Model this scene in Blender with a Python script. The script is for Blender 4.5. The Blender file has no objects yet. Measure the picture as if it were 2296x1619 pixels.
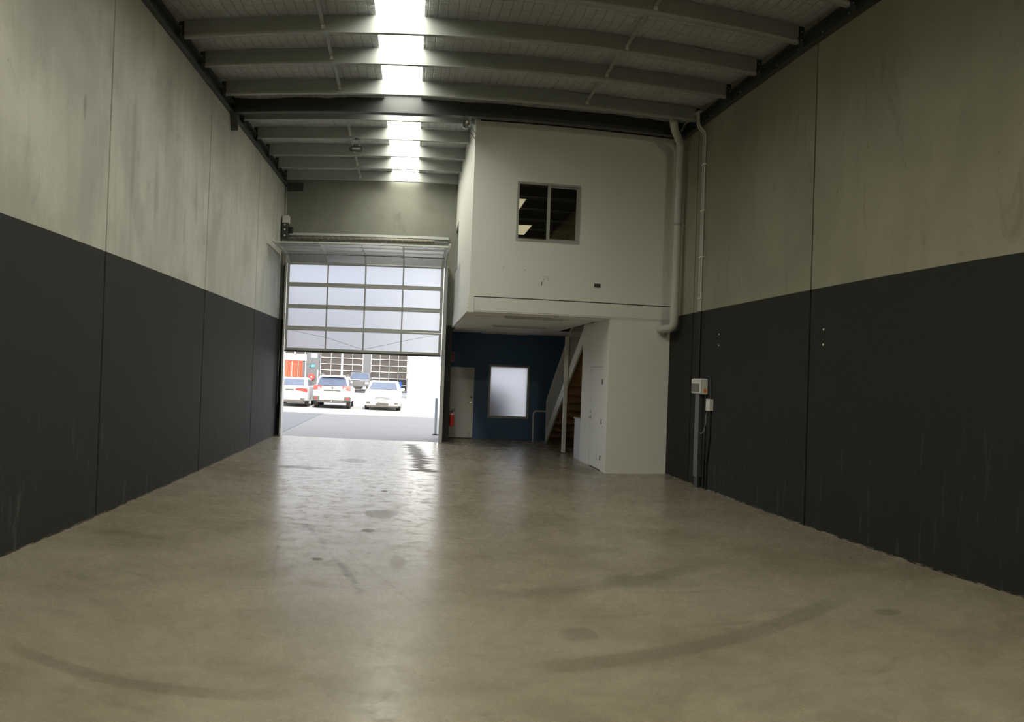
import bpy, bmesh, math, random
from mathutils import Vector, Matrix, noise as mnoise

random.seed(7)
scene = bpy.context.scene
COL = scene.collection

# ------------------------------------------------------------------ camera (swept phone panorama: cylindrical lens)
F, Y0, YAW, PITCH, ROLL, CAMZ = 1854.44, 815.79, 0.12190, 0.01410, 0.03670, 1.984
cam = bpy.data.cameras.new("camera")
cam.type = 'PANO'
cam.panorama_type = 'CENTRAL_CYLINDRICAL'
cam.central_cylindrical_range_u_min = -1148.0 / F
cam.central_cylindrical_range_u_max = 1148.0 / F
cam.central_cylindrical_range_v_min = -(1619.0 - Y0) / F
cam.central_cylindrical_range_v_max = Y0 / F
cam.central_cylindrical_radius = 1.0
cam.clip_start = 0.05
cam.clip_end = 500
w_ = Vector((math.sin(YAW) * math.cos(PITCH), math.cos(YAW) * math.cos(PITCH), math.sin(PITCH)))
r_ = Vector((math.cos(YAW), -math.sin(YAW), 0))
u_ = r_.cross(w_)
r2 = math.cos(ROLL) * r_ + math.sin(ROLL) * u_
u2 = -math.sin(ROLL) * r_ + math.cos(ROLL) * u_
M = Matrix.Identity(4)
for i in range(3):
    M[i][0], M[i][1], M[i][2] = r2[i], u2[i], -w_[i]
M[2][3] = CAMZ
cam_ob = bpy.data.objects.new("camera", cam)
COL.objects.link(cam_ob)
cam_ob.matrix_world = M
scene.camera = cam_ob

# ------------------------------------------------------------------ world, sun, exposure
SKY_STRENGTH, SUN_STRENGTH, SKYLIGHT_STRENGTH = 3.0, 9.0, 15.0
world = bpy.data.worlds.new("world")
scene.world = world
world.use_nodes = True
bg = world.node_tree.nodes["Background"]
bg.inputs[0].default_value = (0.89, 0.92, 1.0, 1)
bg.inputs[1].default_value = SKY_STRENGTH
sun_d = bpy.data.lights.new("sun", 'SUN')
sun_d.energy = SUN_STRENGTH
sun_d.color = (1.0, 0.95, 0.86)
sun_d.angle = 0.01
sun = bpy.data.objects.new("sun", sun_d)
COL.objects.link(sun)
sun.location = (0, -10, 30)
sun.rotation_euler = Vector((-0.12, 0.84, -0.55)).to_track_quat('-Z', 'Y').to_euler()
vs = scene.view_settings
vs.view_transform = 'Standard'
vs.look = 'None'
vs.exposure = 0.0
vs.gamma = 1.0
vs.use_curve_mapping = False
scene.cycles.max_bounces = 6
scene.cycles.diffuse_bounces = 4
scene.cycles.glossy_bounces = 2
scene.cycles.use_adaptive_sampling = True
scene.cycles.adaptive_threshold = 0.03
scene.cycles.transmission_bounces = 6
scene.cycles.transparent_max_bounces = 8
scene.cycles.sample_clamp_indirect = 6.0
scene.cycles.caustics_reflective = False
scene.cycles.caustics_refractive = True

# ------------------------------------------------------------------ helpers
WORLD_ROOTS = set()


class MB:
    """collects shapes, built as one mesh"""
    def __init__(self):
        self.v, self.f = [], []

    def poly(self, vs_, fs_):
        o = len(self.v)
        self.v += [tuple(p) for p in vs_]
        self.f += [tuple(i + o for i in f) for f in fs_]
        return self

    def box(self, x0, x1, y0, y1, z0, z1):
        return self.poly([(x0, y0, z0), (x1, y0, z0), (x1, y1, z0), (x0, y1, z0), (x0, y0, z1), (x1, y0, z1), (x1, y1, z1), (x0, y1, z1)],
                         [(0, 3, 2, 1), (4, 5, 6, 7), (0, 1, 5, 4), (1, 2, 6, 5), (2, 3, 7, 6), (3, 0, 4, 7)])

    def rbox(self, x0, x1, y0, y1, z0, z1, r=0.01, seg=2):
        bm = bmesh.new()
        bmesh.ops.create_cube(bm, size=1)
        for v in bm.verts:
            v.co = Vector(((x0 + x1) / 2 + v.co.x * (x1 - x0), (y0 + y1) / 2 + v.co.y * (y1 - y0), (z0 + z1) / 2 + v.co.z * (z1 - z0)))
        bmesh.ops.bevel(bm, geom=bm.edges[:], offset=r, segments=seg, affect='EDGES', profile=0.5)
        return self.bm(bm)

    def bm(self, bm, mat=None):
        if mat:
            bm.transform(mat)
        bm.verts.ensure_lookup_table()
        bm.verts.index_update()
        self.poly([v.co for v in bm.verts], [[v.index for v in f.verts] for f in bm.faces])
        bm.free()
        return self

    def cyl(self, p0, p1, r, n=12, r1=None, cap=True):
        p0, p1 = Vector(p0), Vector(p1)
        r1 = r if r1 is None else r1
        d = (p1 - p0).normalized()
        a = d.orthogonal().normalized()
        b = d.cross(a)
        vs_ = []
        for p, rr in ((p0, r), (p1, r1)):
            for k in range(n):
                t = 2 * math.pi * k / n
                vs_.append(p + rr * (math.cos(t) * a + math.sin(t) * b))
        fs_ = [(k, (k + 1) % n, n + (k + 1) % n, n + k) for k in range(n)]
        if cap:
            fs_ += [tuple(range(n - 1, -1, -1)), tuple(range(n, 2 * n))]
        return self.poly(vs_, fs_)

    def tube(self, pts, r, n=10, closed=False):
        pts = [Vector(p) for p in pts]
        vs_, fs_ = [], []
        N = len(pts)
        a = None
        for i, p in enumerate(pts):
            q0 = pts[(i - 1) % N] if (closed or i > 0) else p
            q1 = pts[(i + 1) % N] if (closed or i < N - 1) else p
            d = (q1 - q0).normalized()
            a = d.orthogonal().normalized() if a is None else (a - d * a.dot(d)).normalized()
            b = d.cross(a)
            for k in range(n):
                t = 2 * math.pi * k / n
                vs_.append(p + r * (math.cos(t) * a + math.sin(t) * b))
        for i in range(N if closed else N - 1):
            j = (i + 1) % N
            fs_ += [(i * n + k, i * n + (k + 1) % n, j * n + (k + 1) % n, j * n + k) for k in range(n)]
        if not closed:
            fs_ += [tuple(range(n - 1, -1, -1)), tuple((N - 1) * n + k for k in range(n))]
        return self.poly(vs_, fs_)

    def prism(self, poly2, axis, a0, a1):
        """extrude a 2D outline along axis: x->(a,u,v) y->(u,a,v) z->(u,v,a)"""
        def P(a, u, v):
            return {'x': (a, u, v), 'y': (u, a, v), 'z': (u, v, a)}[axis]
        n = len(poly2)
        vs_ = [P(a0, *q) for q in poly2] + [P(a1, *q) for q in poly2]
        fs_ = [tuple(range(n)), tuple(range(2 * n - 1, n - 1, -1))] + [(k, n + k, n + (k + 1) % n, (k + 1) % n) for k in range(n)]
        return self.poly(vs_, fs_)

    def lathe(self, c, prof, n=16, axis='z'):
        """prof: list of (r, h)"""
        vs_, fs_ = [], []
        for r, h in prof:
            for k in range(n):
                t = 2 * math.pi * k / n
                q = (r * math.cos(t), r * math.sin(t), h)
                if axis == 'y':
                    q = (q[0], q[2], q[1])
                if axis == 'x':
                    q = (q[2], q[0], q[1])
                vs_.append(Vector(c) + Vector(q))
        m = len(prof)
        for i in range(m - 1):
            fs_ += [(i * n + k, i * n + (k + 1) % n, (i + 1) * n + (k + 1) % n, (i + 1) * n + k) for k in range(n)]
        fs_ += [tuple(range(n - 1, -1, -1)), tuple((m - 1) * n + k for k in range(n))]
        return self.poly(vs_, fs_)

    def build(self, name, mat, parent=None, smooth=False):
        me = bpy.data.meshes.new(name)
        me.from_pydata(self.v, [], self.f)
        bm = bmesh.new()
        bm.from_mesh(me)
        bmesh.ops.recalc_face_normals(bm, faces=bm.faces[:])
        bm.to_mesh(me)
        bm.free()
        if smooth:
            me.polygons.foreach_set("use_smooth", [True] * len(me.polygons))
            me.set_sharp_from_angle(angle=math.radians(40))
        me.materials.append(mat)
        return link(bpy.data.objects.new(name, me), parent)


def link(o, parent=None):
    COL.objects.link(o)
    if parent is not None:
        o.parent = parent
        if parent.name in WORLD_ROOTS:
            o.matrix_parent_inverse = Matrix.Translation(parent.location).inverted()
    return o


def tag(o, label, cat=None, group=None, kind=None):
    o["label"] = label
    if cat:
        o["category"] = cat
    if group:
        o["group"] = group
    if kind:
        o["kind"] = kind
    return o


def root(name, loc, label, cat, group=None, kind=None, local=False, rz=0):
    """empty at a thing's base; parts are given in world coordinates unless local"""
    o = bpy.data.objects.new(name, None)
    o.empty_display_size = 0.1
    COL.objects.link(o)
    o.location = loc
    o.rotation_euler = (0, 0, rz)
    if not local:
        WORLD_ROOTS.add(o.name)
    return tag(o, label, cat, group, kind)


# ------------------------------------------------------------------ materials
def new_mat(name):
    m = bpy.data.materials.new(name)
    m.use_nodes = True
    nt = m.node_tree
    return m, nt, nt.nodes["Principled BSDF"]


def N(nt, t, **kw):
    n = nt.nodes.new(t)
    for k, v in kw.items():
        setattr(n, k, v)
    return n


def pos(nt, scale=(1, 1, 1)):
    g = N(nt, 'ShaderNodeNewGeometry')
    if scale == (1, 1, 1):
        return g.outputs['Position']
    v = N(nt, 'ShaderNodeVectorMath', operation='MULTIPLY')
    nt.links.new(g.outputs['Position'], v.inputs[0])
    v.inputs[1].default_value = scale
    return v.outputs[0]


def tex_noise(nt, vec, scale, detail=4, rough=0.55, dist=0):
    n = N(nt, 'ShaderNodeTexNoise')
    nt.links.new(vec, n.inputs['Vector'])
    n.inputs['Scale'].default_value = scale
    n.inputs['Detail'].default_value = detail
    n.inputs['Roughness'].default_value = rough
    n.inputs['Distortion'].default_value = dist
    return n.outputs['Fac']


def ramp(nt, fac, lo, hi):
    n = N(nt, 'ShaderNodeMapRange')
    n.interpolation_type = 'SMOOTHSTEP'
    nt.links.new(fac, n.inputs['Value'])
    n.inputs['From Min'].default_value = lo
    n.inputs['From Max'].default_value = hi
    return n.outputs[0]


def math_n(nt, op, a, b=None):
    n = N(nt, 'ShaderNodeMath', operation=op)
    for i, x in enumerate((a, b)):
        if x is None:
            continue
        if isinstance(x, (int, float)):
            n.inputs[i].default_value = x
        else:
            nt.links.new(x, n.inputs[i])
    return n.outputs[0]


def mix(nt, fac, a, b):
    n = N(nt, 'ShaderNodeMix', data_type='RGBA')
    for i, x in ((0, fac), (6, a), (7, b)):
        if isinstance(x, (int, float)):
            n.inputs[i].default_value = x
        elif isinstance(x, tuple):
            n.inputs[i].default_value = (*x[:3], 1)
        else:
            nt.links.new(x, n.inputs[i])
    return n.outputs[2]


def bump(nt, p, height, strength, dist=0.01):
    b = N(nt, 'ShaderNodeBump')
    b.inputs['Strength'].default_value = strength
    b.inputs['Distance'].default_value = dist
    nt.links.new(height, b.inputs['Height'])
    nt.links.new(b.outputs[0], p.inputs['Normal'])


def mat(name, col, rough=0.5, metal=0.0, var=0.08, scale=6.0, bmp=0.0, spec=0.5):
    m, nt, p = new_mat(name)
    v = pos(nt)
    f = tex_noise(nt, v, scale, 5)
    c = mix(nt, f, tuple(min(1, x * (1 - var)) for x in col), tuple(min(1, x * (1 + var)) for x in col))
    nt.links.new(c, p.inputs['Base Color'])
    p.inputs['Roughness'].default_value = rough
    p.inputs['Metallic'].default_value = metal
    p.inputs['Specular IOR Level'].default_value = spec
    if bmp:
        bump(nt, p, tex_noise(nt, v, scale * 8, 3), bmp)
    return m


def emit_mat(name, col, strength):
    m, nt, p = new_mat(name)
    p.inputs['Base Color'].default_value = (0.8, 0.8, 0.8, 1)
    p.inputs['Emission Color'].default_value = (*col, 1)
    p.inputs['Emission Strength'].default_value = strength
    return m


def glass_mat(name, tint=(0.85, 0.9, 0.9), rough=0.02, gloss=0.10):
    m, nt, p = new_mat(name)
    nt.nodes.remove(p)
    t = N(nt, 'ShaderNodeBsdfTransparent')
    t.inputs[0].default_value = (*tint, 1)
    g = N(nt, 'ShaderNodeBsdfGlossy')
    g.inputs['Roughness'].default_value = rough
    mx = N(nt, 'ShaderNodeMixShader')
    fr = N(nt, 'ShaderNodeFresnel')
    nt.links.new(math_n(nt, 'ADD', fr.outputs[0], gloss - 0.04), mx.inputs[0])
    nt.links.new(t.outputs[0], mx.inputs[1])
    nt.links.new(g.outputs[0], mx.inputs[2])
    nt.links.new(mx.outputs[0], nt.nodes['Material Output'].inputs[0])
    return m


def frost_mat(name, col=(0.85, 0.9, 0.97), trans=0.75, forward=0.6):
    """frosted sheet: part of the light is scattered evenly, part mostly forward"""
    m, nt, p = new_mat(name)
    nt.nodes.remove(p)
    t = N(nt, 'ShaderNodeBsdfTranslucent')
    t.inputs[0].default_value = (*[c * trans for c in col], 1)
    r = N(nt, 'ShaderNodeBsdfRefraction')
    r.inputs['Color'].default_value = (*col, 1)
    r.inputs['Roughness'].default_value = 0.75
    r.inputs['IOR'].default_value = 1.25
    m1 = N(nt, 'ShaderNodeMixShader')
    m1.inputs[0].default_value = forward
    nt.links.new(t.outputs[0], m1.inputs[1])
    nt.links.new(r.outputs[0], m1.inputs[2])
    d = N(nt, 'ShaderNodeBsdfPrincipled')
    d.inputs['Base Color'].default_value = (0.25, 0.26, 0.28, 1)
    d.inputs['Roughness'].default_value = 0.35
    mx = N(nt, 'ShaderNodeMixShader')
    mx.inputs[0].default_value = 0.15
    nt.links.new(m1.outputs[0], mx.inputs[1])
    nt.links.new(d.outputs[0], mx.inputs[2])
    nt.links.new(mx.outputs[0], nt.nodes['Material Output'].inputs[0])
    return m


DADO = 3.345


def wall_mat(name, upper, upper2, lower=(0.034, 0.0338, 0.031), stains=False):
    """precast concrete, sealed above, charcoal paint below a crisp dado line"""
    m, nt, p = new_mat(name)
    v = pos(nt)
    sep = N(nt, 'ShaderNodeSeparateXYZ')
    nt.links.new(v, sep.inputs[0])
    dado = ramp(nt, sep.outputs[2], DADO - 0.004, DADO + 0.004)
    big = tex_noise(nt, v, 0.55, 6, 0.6, 0.4)
    streak = tex_noise(nt, pos(nt, (1, 2.2, 0.28)), 1.6, 5, 0.6)
    fine = tex_noise(nt, v, 30, 3)
    f = math_n(nt, 'ADD', math_n(nt, 'MULTIPLY', big, 0.75), math_n(nt, 'MULTIPLY', streak, 0.25))
    up = mix(nt, ramp(nt, f, 0.36, 0.64), upper2, upper)
    blot = tex_noise(nt, pos(nt, (1, 1.6, 0.6)), 1.3, 6, 0.7, 0.8)
    up = mix(nt, math_n(nt, 'MULTIPLY', ramp(nt, blot, 0.56, 0.72), 0.45), up, tuple(c * 0.6 for c in upper2))
    oi = N(nt, 'ShaderNodeObjectInfo')
    tone = math_n(nt, 'ADD', math_n(nt, 'MULTIPLY', oi.outputs['Random'], 0.14), 0.90)
    tn = N(nt, 'ShaderNodeVectorMath', operation='SCALE')
    nt.links.new(up, tn.inputs[0])
    nt.links.new(tone, tn.inputs['Scale'])
    up = tn.outputs[0]
    Yw, Zw = sep.outputs[1], sep.outputs[2]
    smear = math_n(nt, 'SUBTRACT', tex_noise(nt, pos(nt, (1, 3.0, 0.8)), 1.6, 6, 0.7), 0.5)
    for (cy, cz, ry, rz_, a) in ((8.83, 4.9, .05, .14, .55), (10.55, 4.75, .10, .75, .30), (10.9, 3.95, .25, .35, .28), (11.6, 4.6, .10, .60, .25), (13.9, 4.8, .10, .5, .30), (13.2, 4.2, .08, .3, .28),
                                 (11.9, 5.9, .5, .6, .16), (7.4, 5.3, .5, .5, .14), (18.1, 4.7, .05, .25, .25)) if stains else ():
        ax = math_n(nt, 'DIVIDE', math_n(nt, 'SUBTRACT', math_n(nt, 'ADD', Yw, math_n(nt, 'MULTIPLY', smear, 2.5 * ry)), cy), ry)
        az = math_n(nt, 'DIVIDE', math_n(nt, 'SUBTRACT', math_n(nt, 'ADD', Zw, math_n(nt, 'MULTIPLY', smear, 1.2 * rz_)), cz), rz_)
        dd = math_n(nt, 'SQRT', math_n(nt, 'ADD', math_n(nt, 'MULTIPLY', ax, ax), math_n(nt, 'MULTIPLY', az, az)))
        up = mix(nt, math_n(nt, 'MULTIPLY', ramp(nt, dd, 1.35, 0.6), a), up, tuple(c * 0.45 for c in upper2))
    pore = tex_noise(nt, v, 9, 2)
    up = mix(nt, math_n(nt, 'MULTIPLY', ramp(nt, pore, 0.72, 0.78), 0.5), up, tuple(c * 0.5 for c in upper2))
    sc = tex_noise(nt, pos(nt, (1, 3.0, 0.45)), 3.0, 6, 0.7)
    lowm = math_n(nt, 'MULTIPLY', ramp(nt, sep.outputs[2], 2.4, 0.4), ramp(nt, sc, 0.56, 0.80))
    lo = mix(nt, math_n(nt, 'MULTIPLY', lowm, 0.5), lower, (0.16, 0.16, 0.16))
    scr = tex_noise(nt, pos(nt, (1, 14, 5)), 1.7, 3, 0.8)
    scrm = math_n(nt, 'MULTIPLY', ramp(nt, scr, 0.735, 0.76), ramp(nt, sep.outputs[2], 2.6, 1.8))
    lo = mix(nt, math_n(nt, 'MULTIPLY', scrm, 0.6), lo, (0.45, 0.45, 0.45))
    foot = math_n(nt, 'MULTIPLY', ramp(nt, sep.outputs[2], 0.03, 0.0), ramp(nt, tex_noise(nt, pos(nt, (1, 4, 30)), 1.5, 4), 0.42, 0.6))
    lo = mix(nt, foot, lo, (0.40, 0.37, 0.31))
    col = mix(nt, dado, lo, up)
    nt.links.new(col, p.inputs['Base Color'])
    rr = math_n(nt, 'ADD', math_n(nt, 'MULTIPLY', dado, -0.20), 0.75)
    nt.links.new(rr, p.inputs['Roughness'])
    p.inputs['Specular IOR Level'].default_value = 0.15
    bump(nt, p, math_n(nt, 'ADD', fine, math_n(nt, 'MULTIPLY', big, 2.0)), 0.12, 0.01)
    return m


def floor_mat():
    m, nt, p = new_mat("polished_concrete_floor")
    v = pos(nt)
    sep = N(nt, 'ShaderNodeSeparateXYZ')
    nt.links.new(v, sep.inputs[0])
    X, Yc = sep.outputs[0], sep.outputs[1]
    big = tex_noise(nt, v, 0.45, 7, 0.62, 0.6)
    mid = tex_noise(nt, v, 1.7, 8, 0.68, 0.5)
    fine = tex_noise(nt, v, 14, 6, 0.7)
    sweep = tex_noise(nt, pos(nt, (0.7, 3.2, 1)), 1.3, 7, 0.7, 0.4)
    c = mix(nt, ramp(nt, big, 0.34, 0.66), (0.215, 0.184, 0.127), (0.285, 0.252, 0.188))
    c = mix(nt, math_n(nt, 'MULTIPLY', ramp(nt, mid, 0.42, 0.66), 0.45), c, (0.325, 0.28, 0.205))
    c = mix(nt, math_n(nt, 'MULTIPLY', ramp(nt, sweep, 0.53, 0.70), 0.5), c, (0.17, 0.15, 0.112))
    c = mix(nt, math_n(nt, 'MULTIPLY', ramp(nt, fine, 0.60, 0.74), 0.35), c, (0.13, 0.118, 0.09))
    grit = tex_noise(nt, v, 4.5, 9, 0.78, 0.6)
    c = mix(nt, math_n(nt, 'MULTIPLY', ramp(nt, grit, 0.50, 0.70), 0.45), c, (0.15, 0.132, 0.098))
    c = mix(nt, math_n(nt, 'MULTIPLY', ramp(nt, grit, 0.46, 0.30), 0.22), c, (0.40, 0.355, 0.275))
    wob = math_n(nt, 'SUBTRACT', tex_noise(nt, v, 1.9, 5, 0.65), 0.5)
    wob2 = math_n(nt, 'SUBTRACT', tex_noise(nt, pos(nt, (1, 0.4, 1)), 5.0, 5, 0.7), 0.5)

    def blob(cx, cy, rx, ry, soft=0.25, jag=2.2):
        dx = math_n(nt, 'DIVIDE', math_n(nt, 'SUBTRACT', math_n(nt, 'ADD', X, math_n(nt, 'MULTIPLY', wob2, jag * rx)), cx), rx)
        dy = math_n(nt, 'DIVIDE', math_n(nt, 'SUBTRACT', math_n(nt, 'ADD', Yc, math_n(nt, 'MULTIPLY', wob, jag * ry)), cy), ry)
        d = math_n(nt, 'SQRT', math_n(nt, 'ADD', math_n(nt, 'MULTIPLY', dx, dx), math_n(nt, 'MULTIPLY', dy, dy)))
        return ramp(nt, d, 1 + soft, 1 - soft)

    def seg(x0, y0, x1, y1, wd, jit=0.16):
        L = math.hypot(x1 - x0, y1 - y0)
        tx, ty = (x1 - x0) / L, (y1 - y0) / L
        ax = math_n(nt, 'SUBTRACT', math_n(nt, 'ADD', X, math_n(nt, 'MULTIPLY', wob, jit)), x0)
        ay = math_n(nt, 'SUBTRACT', Yc, y0)
        al = math_n(nt, 'ADD', math_n(nt, 'MULTIPLY', ax, tx), math_n(nt, 'MULTIPLY', ay, ty))
        pe = math_n(nt, 'ABSOLUTE', math_n(nt, 'SUBTRACT', math_n(nt, 'MULTIPLY', ax, ty), math_n(nt, 'MULTIPLY', ay, tx)))
        inside = math_n(nt, 'MULTIPLY', ramp(nt, al, -0.1, 0.2), ramp(nt, al, L + 0.1, L - 0.2))
        return math_n(nt, 'MULTIPLY', ramp(nt, pe, wd, wd * 0.35), inside)

    dark = (0.085, 0.073, 0.052)
    rough = math_n(nt, 'ADD', math_n(nt, 'MULTIPLY', mid, 0.10), 0.20)
    rough = math_n(nt, 'ADD', rough, math_n(nt, 'MULTIPLY', ramp(nt, sweep, 0.5, 0.72), 0.05))
    rough = math_n(nt, 'ADD', rough, math_n(nt, 'MULTIPLY', ramp(nt, grit, 0.46, 0.66), 0.14))
    for (cx, cy, rx, ry, a, rgh) in (
                                     (-1.15, 18.0, 0.30, 0.45, 0.45, 0.1), (-2.3, 16.3, 0.75, 0.22, 0.4, 0.1), (-0.35, 13.64, 0.05, 0.10, 0.8, 0.2),
                                     (-0.46, 10.2, 0.07, 0.12, 0.8, 0.2), (-0.89, 8.56, 0.06, 0.07, 0.8, 0.2), (-0.32, 11.5, 0.22, 0.35, 0.4, 0.1),
                                     (-0.07, 8.6, 0.10, 0.25, 0.35, 0.1), (-0.46, 8.09, 0.018, 0.025, 0.9, 0.1), (-3.1, 8.95, 0.45, 0.18, 0.4, 0.1),
                                     (4.07, 6.16, 0.12, 0.12, 0.45, 0.1), (1.39, 6.3, 0.14, 0.18, 0.35, 0.1), (3.75, 17.6, 0.30, 0.8, 0.35, 0.1),
                                     (2.3, 7.9, 0.35, 0.25, 0.35, 0.1), (1.9, 9.4, 0.5, 0.25, 0.3, 0.1), (3.0, 8.6, 0.5, 0.3, 0.25, 0.1)):
        b = blob(cx, cy, rx, ry)
        c = mix(nt, math_n(nt, 'MULTIPLY', b, a), c, dark)
        rough = math_n(nt, 'ADD', rough, math_n(nt, 'MULTIPLY', b, rgh))
    for s in ((-1.75, 14.6, -1.29, 10.63, 0.02), (-1.29, 10.63, -0.40, 7.48, 0.035), (-0.67, 9.2, 0.13, 7.02, 0.015), (-1.5, 9.8, -1.2, 7.6, 0.014),
              (-2.4, 12.3, -1.9, 11.4, 0.02), (-0.62, 8.4, -0.36, 7.3, 0.05)):
        c = mix(nt, math_n(nt, 'MULTIPLY', math_n(nt, 'MULTIPLY', seg(*s), ramp(nt, grit, 0.40, 0.56)), 0.6), c, dark)
    # long jagged water stain near the door
    jag = math_n(nt, 'SUBTRACT', tex_noise(nt, pos(nt, (0.35, 1.9, 1)), 2.0, 4, 0.65), 0.5)
    xc = math_n(nt, 'ADD', math_n(nt, 'MULTIPLY', math_n(nt, 'SUBTRACT', 22.8, Yc), 0.043), 0.09)
    e = math_n(nt, 'ABSOLUTE', math_n(nt, 'SUBTRACT', math_n(nt, 'ADD', X, math_n(nt, 'MULTIPLY', jag, 1.3)), xc))
    k = math_n(nt, 'MULTIPLY', ramp(nt, math_n(nt, 'ADD', e, math_n(nt, 'MULTIPLY', wob2, 0.12)), 0.19, 0.13), math_n(nt, 'MULTIPLY', ramp(nt, Yc, 16.3, 16.6), ramp(nt, Yc, 22.9, 22.5)))
    c = mix(nt, math_n(nt, 'MULTIPLY', k, 0.75), c, dark)
    rough = math_n(nt, 'ADD', rough, math_n(nt, 'MULTIPLY', k, 0.30))
    # tyre arcs left by turning vehicles
    for (cx, cy, R, wd, x0, x1, a) in ((-1.53, 7.26, 2.44, 0.10, -2.75, -0.45, 0.36), (0.2, 12.0, 6.45, 0.16, 0.7, 4.2, 0.34), (0.2, 12.0, 4.6, 0.16, 0.6, 3.4, 0.26)):
        ax, ay = math_n(nt, 'SUBTRACT', X, cx), math_n(nt, 'SUBTRACT', Yc, cy)
        d = math_n(nt, 'SQRT', math_n(nt, 'ADD', math_n(nt, 'MULTIPLY', ax, ax), math_n(nt, 'MULTIPLY', ay, ay)))
        e = math_n(nt, 'ABSOLUTE', math_n(nt, 'SUBTRACT', math_n(nt, 'ADD', d, math_n(nt, 'MULTIPLY', wob, 0.10)), R))
        k = math_n(nt, 'MULTIPLY', ramp(nt, e, wd, wd * 0.55), math_n(nt, 'MULTIPLY', ramp(nt, X, x0, x0 + 0.5), ramp(nt, X, x1, x1 - 0.8)))
        k = math_n(nt, 'MULTIPLY', k, ramp(nt, Yc, cy, cy - 0.5))
        c = mix(nt, math_n(nt, 'MULTIPLY', k, a), c, dark)
    nt.links.new(c, p.inputs['Base Color'])
    nt.links.new(rough, p.inputs['Roughness'])
    p.inputs['Specular IOR Level'].default_value = 0.25
    bump(nt, p, big, 0.05, 0.02)
    return m


def foil_mat():
    """crinkled silver foil insulation over wire safety mesh"""
    m, nt, p = new_mat("foil_insulation")
    v = pos(nt)
    big = tex_noise(nt, v, 1.2, 5, 0.6)
    crk = math_n(nt, 'ADD', tex_noise(nt, v, 22, 5, 0.75, 0.8), math_n(nt, 'MULTIPLY', tex_noise(nt, v, 6, 4, 0.7, 1.2), 1.6))
    c = mix(nt, ramp(nt, big, 0.3, 0.7), (0.82, 0.86, 0.88), (0.95, 0.97, 0.99))
    sep = N(nt, 'ShaderNodeSeparateXYZ')
    nt.links.new(v, sep.inputs[0])

    def lines(s, pitch, wd):
        f = math_n(nt, 'FRACT', math_n(nt, 'DIVIDE', math_n(nt, 'ADD', s, math_n(nt, 'MULTIPLY', big, 0.05)), pitch))
        return ramp(nt, math_n(nt, 'ABSOLUTE', math_n(nt, 'SUBTRACT', f, 0.5)), wd / pitch, wd / pitch * 0.4)
    g = math_n(nt, 'MAXIMUM', lines(sep.outputs[0], 0.15, 0.010), lines(sep.outputs[1], 0.30, 0.012))
    c = mix(nt, math_n(nt, 'MULTIPLY', g, 0.3), c, (0.30, 0.30, 0.28))
    tape = lines(sep.outputs[0], 1.25, 0.022)
    c = mix(nt, math_n(nt, 'MULTIPLY', tape, 0.6), c, (0.70, 0.70, 0.66))
    nt.links.new(c, p.inputs['Base Color'])
    p.inputs['Metallic'].default_value = 0.15
    p.inputs['Roughness'].default_value = 0.3
    h = math_n(nt, 'ADD', crk, math_n(nt, 'MULTIPLY', g, -0.6))
    bump(nt, p, h, 1.0, 0.06)
    return m


def wood_mat():
    m, nt, p = new_mat("stair_timber")
    f = tex_noise(nt, pos(nt, (1, 6, 14)), 3, 5, 0.6, 0.6)
    c = mix(nt, f, (0.28, 0.155, 0.065), (0.55, 0.34, 0.16))
    nt.links.new(c, p.inputs['Base Color'])
    p.inputs['Roughness'].default_value = 0.5
    return m


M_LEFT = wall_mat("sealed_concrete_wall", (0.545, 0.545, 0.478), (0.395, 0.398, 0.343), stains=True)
M_RIGHT = wall_mat("shaded_concrete_wall", (0.325, 0.31, 0.23), (0.27, 0.256, 0.19), (0.0285, 0.0284, 0.0245))  # same concrete as the left wall, dimmer warmer light put into the colour
M_FRONT = wall_mat("door_wall_concrete", (0.31, 0.31, 0.26), (0.25, 0.25, 0.21))
M_FLOOR = floor_mat()
M_FOIL = foil_mat()
M_WOOD = wood_mat()
M_JOINT = mat("joint_sealant", (0.03, 0.03, 0.028), 0.8)
M_GALV = mat("galvanised_steel", (0.33, 0.346, 0.32), 0.45, 0.15, 0.12, 3.0)
M_STEEL = mat("dark_steel", (0.045, 0.047, 0.045), 0.45, 0.0, 0.15, 4.0)
M_BOLT = mat("bolt_zinc", (0.5, 0.5, 0.47), 0.4, 0.5)
M_WHITE = mat("white_paint", (0.78, 0.78, 0.72), 0.55, 0, 0.025, 1.2)
M_WHITE2 = mat("white_enamel", (0.72, 0.72, 0.68), 0.4, 0, 0.03, 2.0)
M_CEIL = mat("ceiling_paint", (0.87, 0.87, 0.82), 0.7, 0, 0.03, 1.0)
M_BLUE = mat("navy_paint", (0.065, 0.145, 0.29), 0.5, 0, 0.08, 1.5)
M_ALU = mat("anodised_aluminium", (0.62, 0.63, 0.60), 0.42, 0.10, 0.06, 4.0)
M_ALU_D = mat("aluminium_window_frame", (0.33, 0.34, 0.32), 0.45, 0.35, 0.06, 4.0)
M_PVC = mat("grey_pvc", (0.50, 0.51, 0.46), 0.4, 0, 0.04, 3.0)
M_PVC_W = mat("white_plastic", (0.66, 0.66, 0.61), 0.4, 0, 0.04, 5.0)
M_BLACK = mat("black_plastic", (0.02, 0.02, 0.02), 0.45, 0, 0.1)
M_RUBBER = mat("tyre_rubber", (0.025, 0.025, 0.025), 0.8, 0, 0.15)
M_RED = mat("signal_red", (0.72, 0.05, 0.035), 0.4, 0, 0.05)
M_ORANGE = mat("orange_label", (0.75, 0.25, 0.02), 0.5, 0, 0.05)
M_CHROME = mat("chrome", (0.65, 0.65, 0.63), 0.2, 0.9, 0.03)
M_FROST = frost_mat("frosted_polycarbonate", (0.50, 0.52, 0.56), 1.0)
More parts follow.
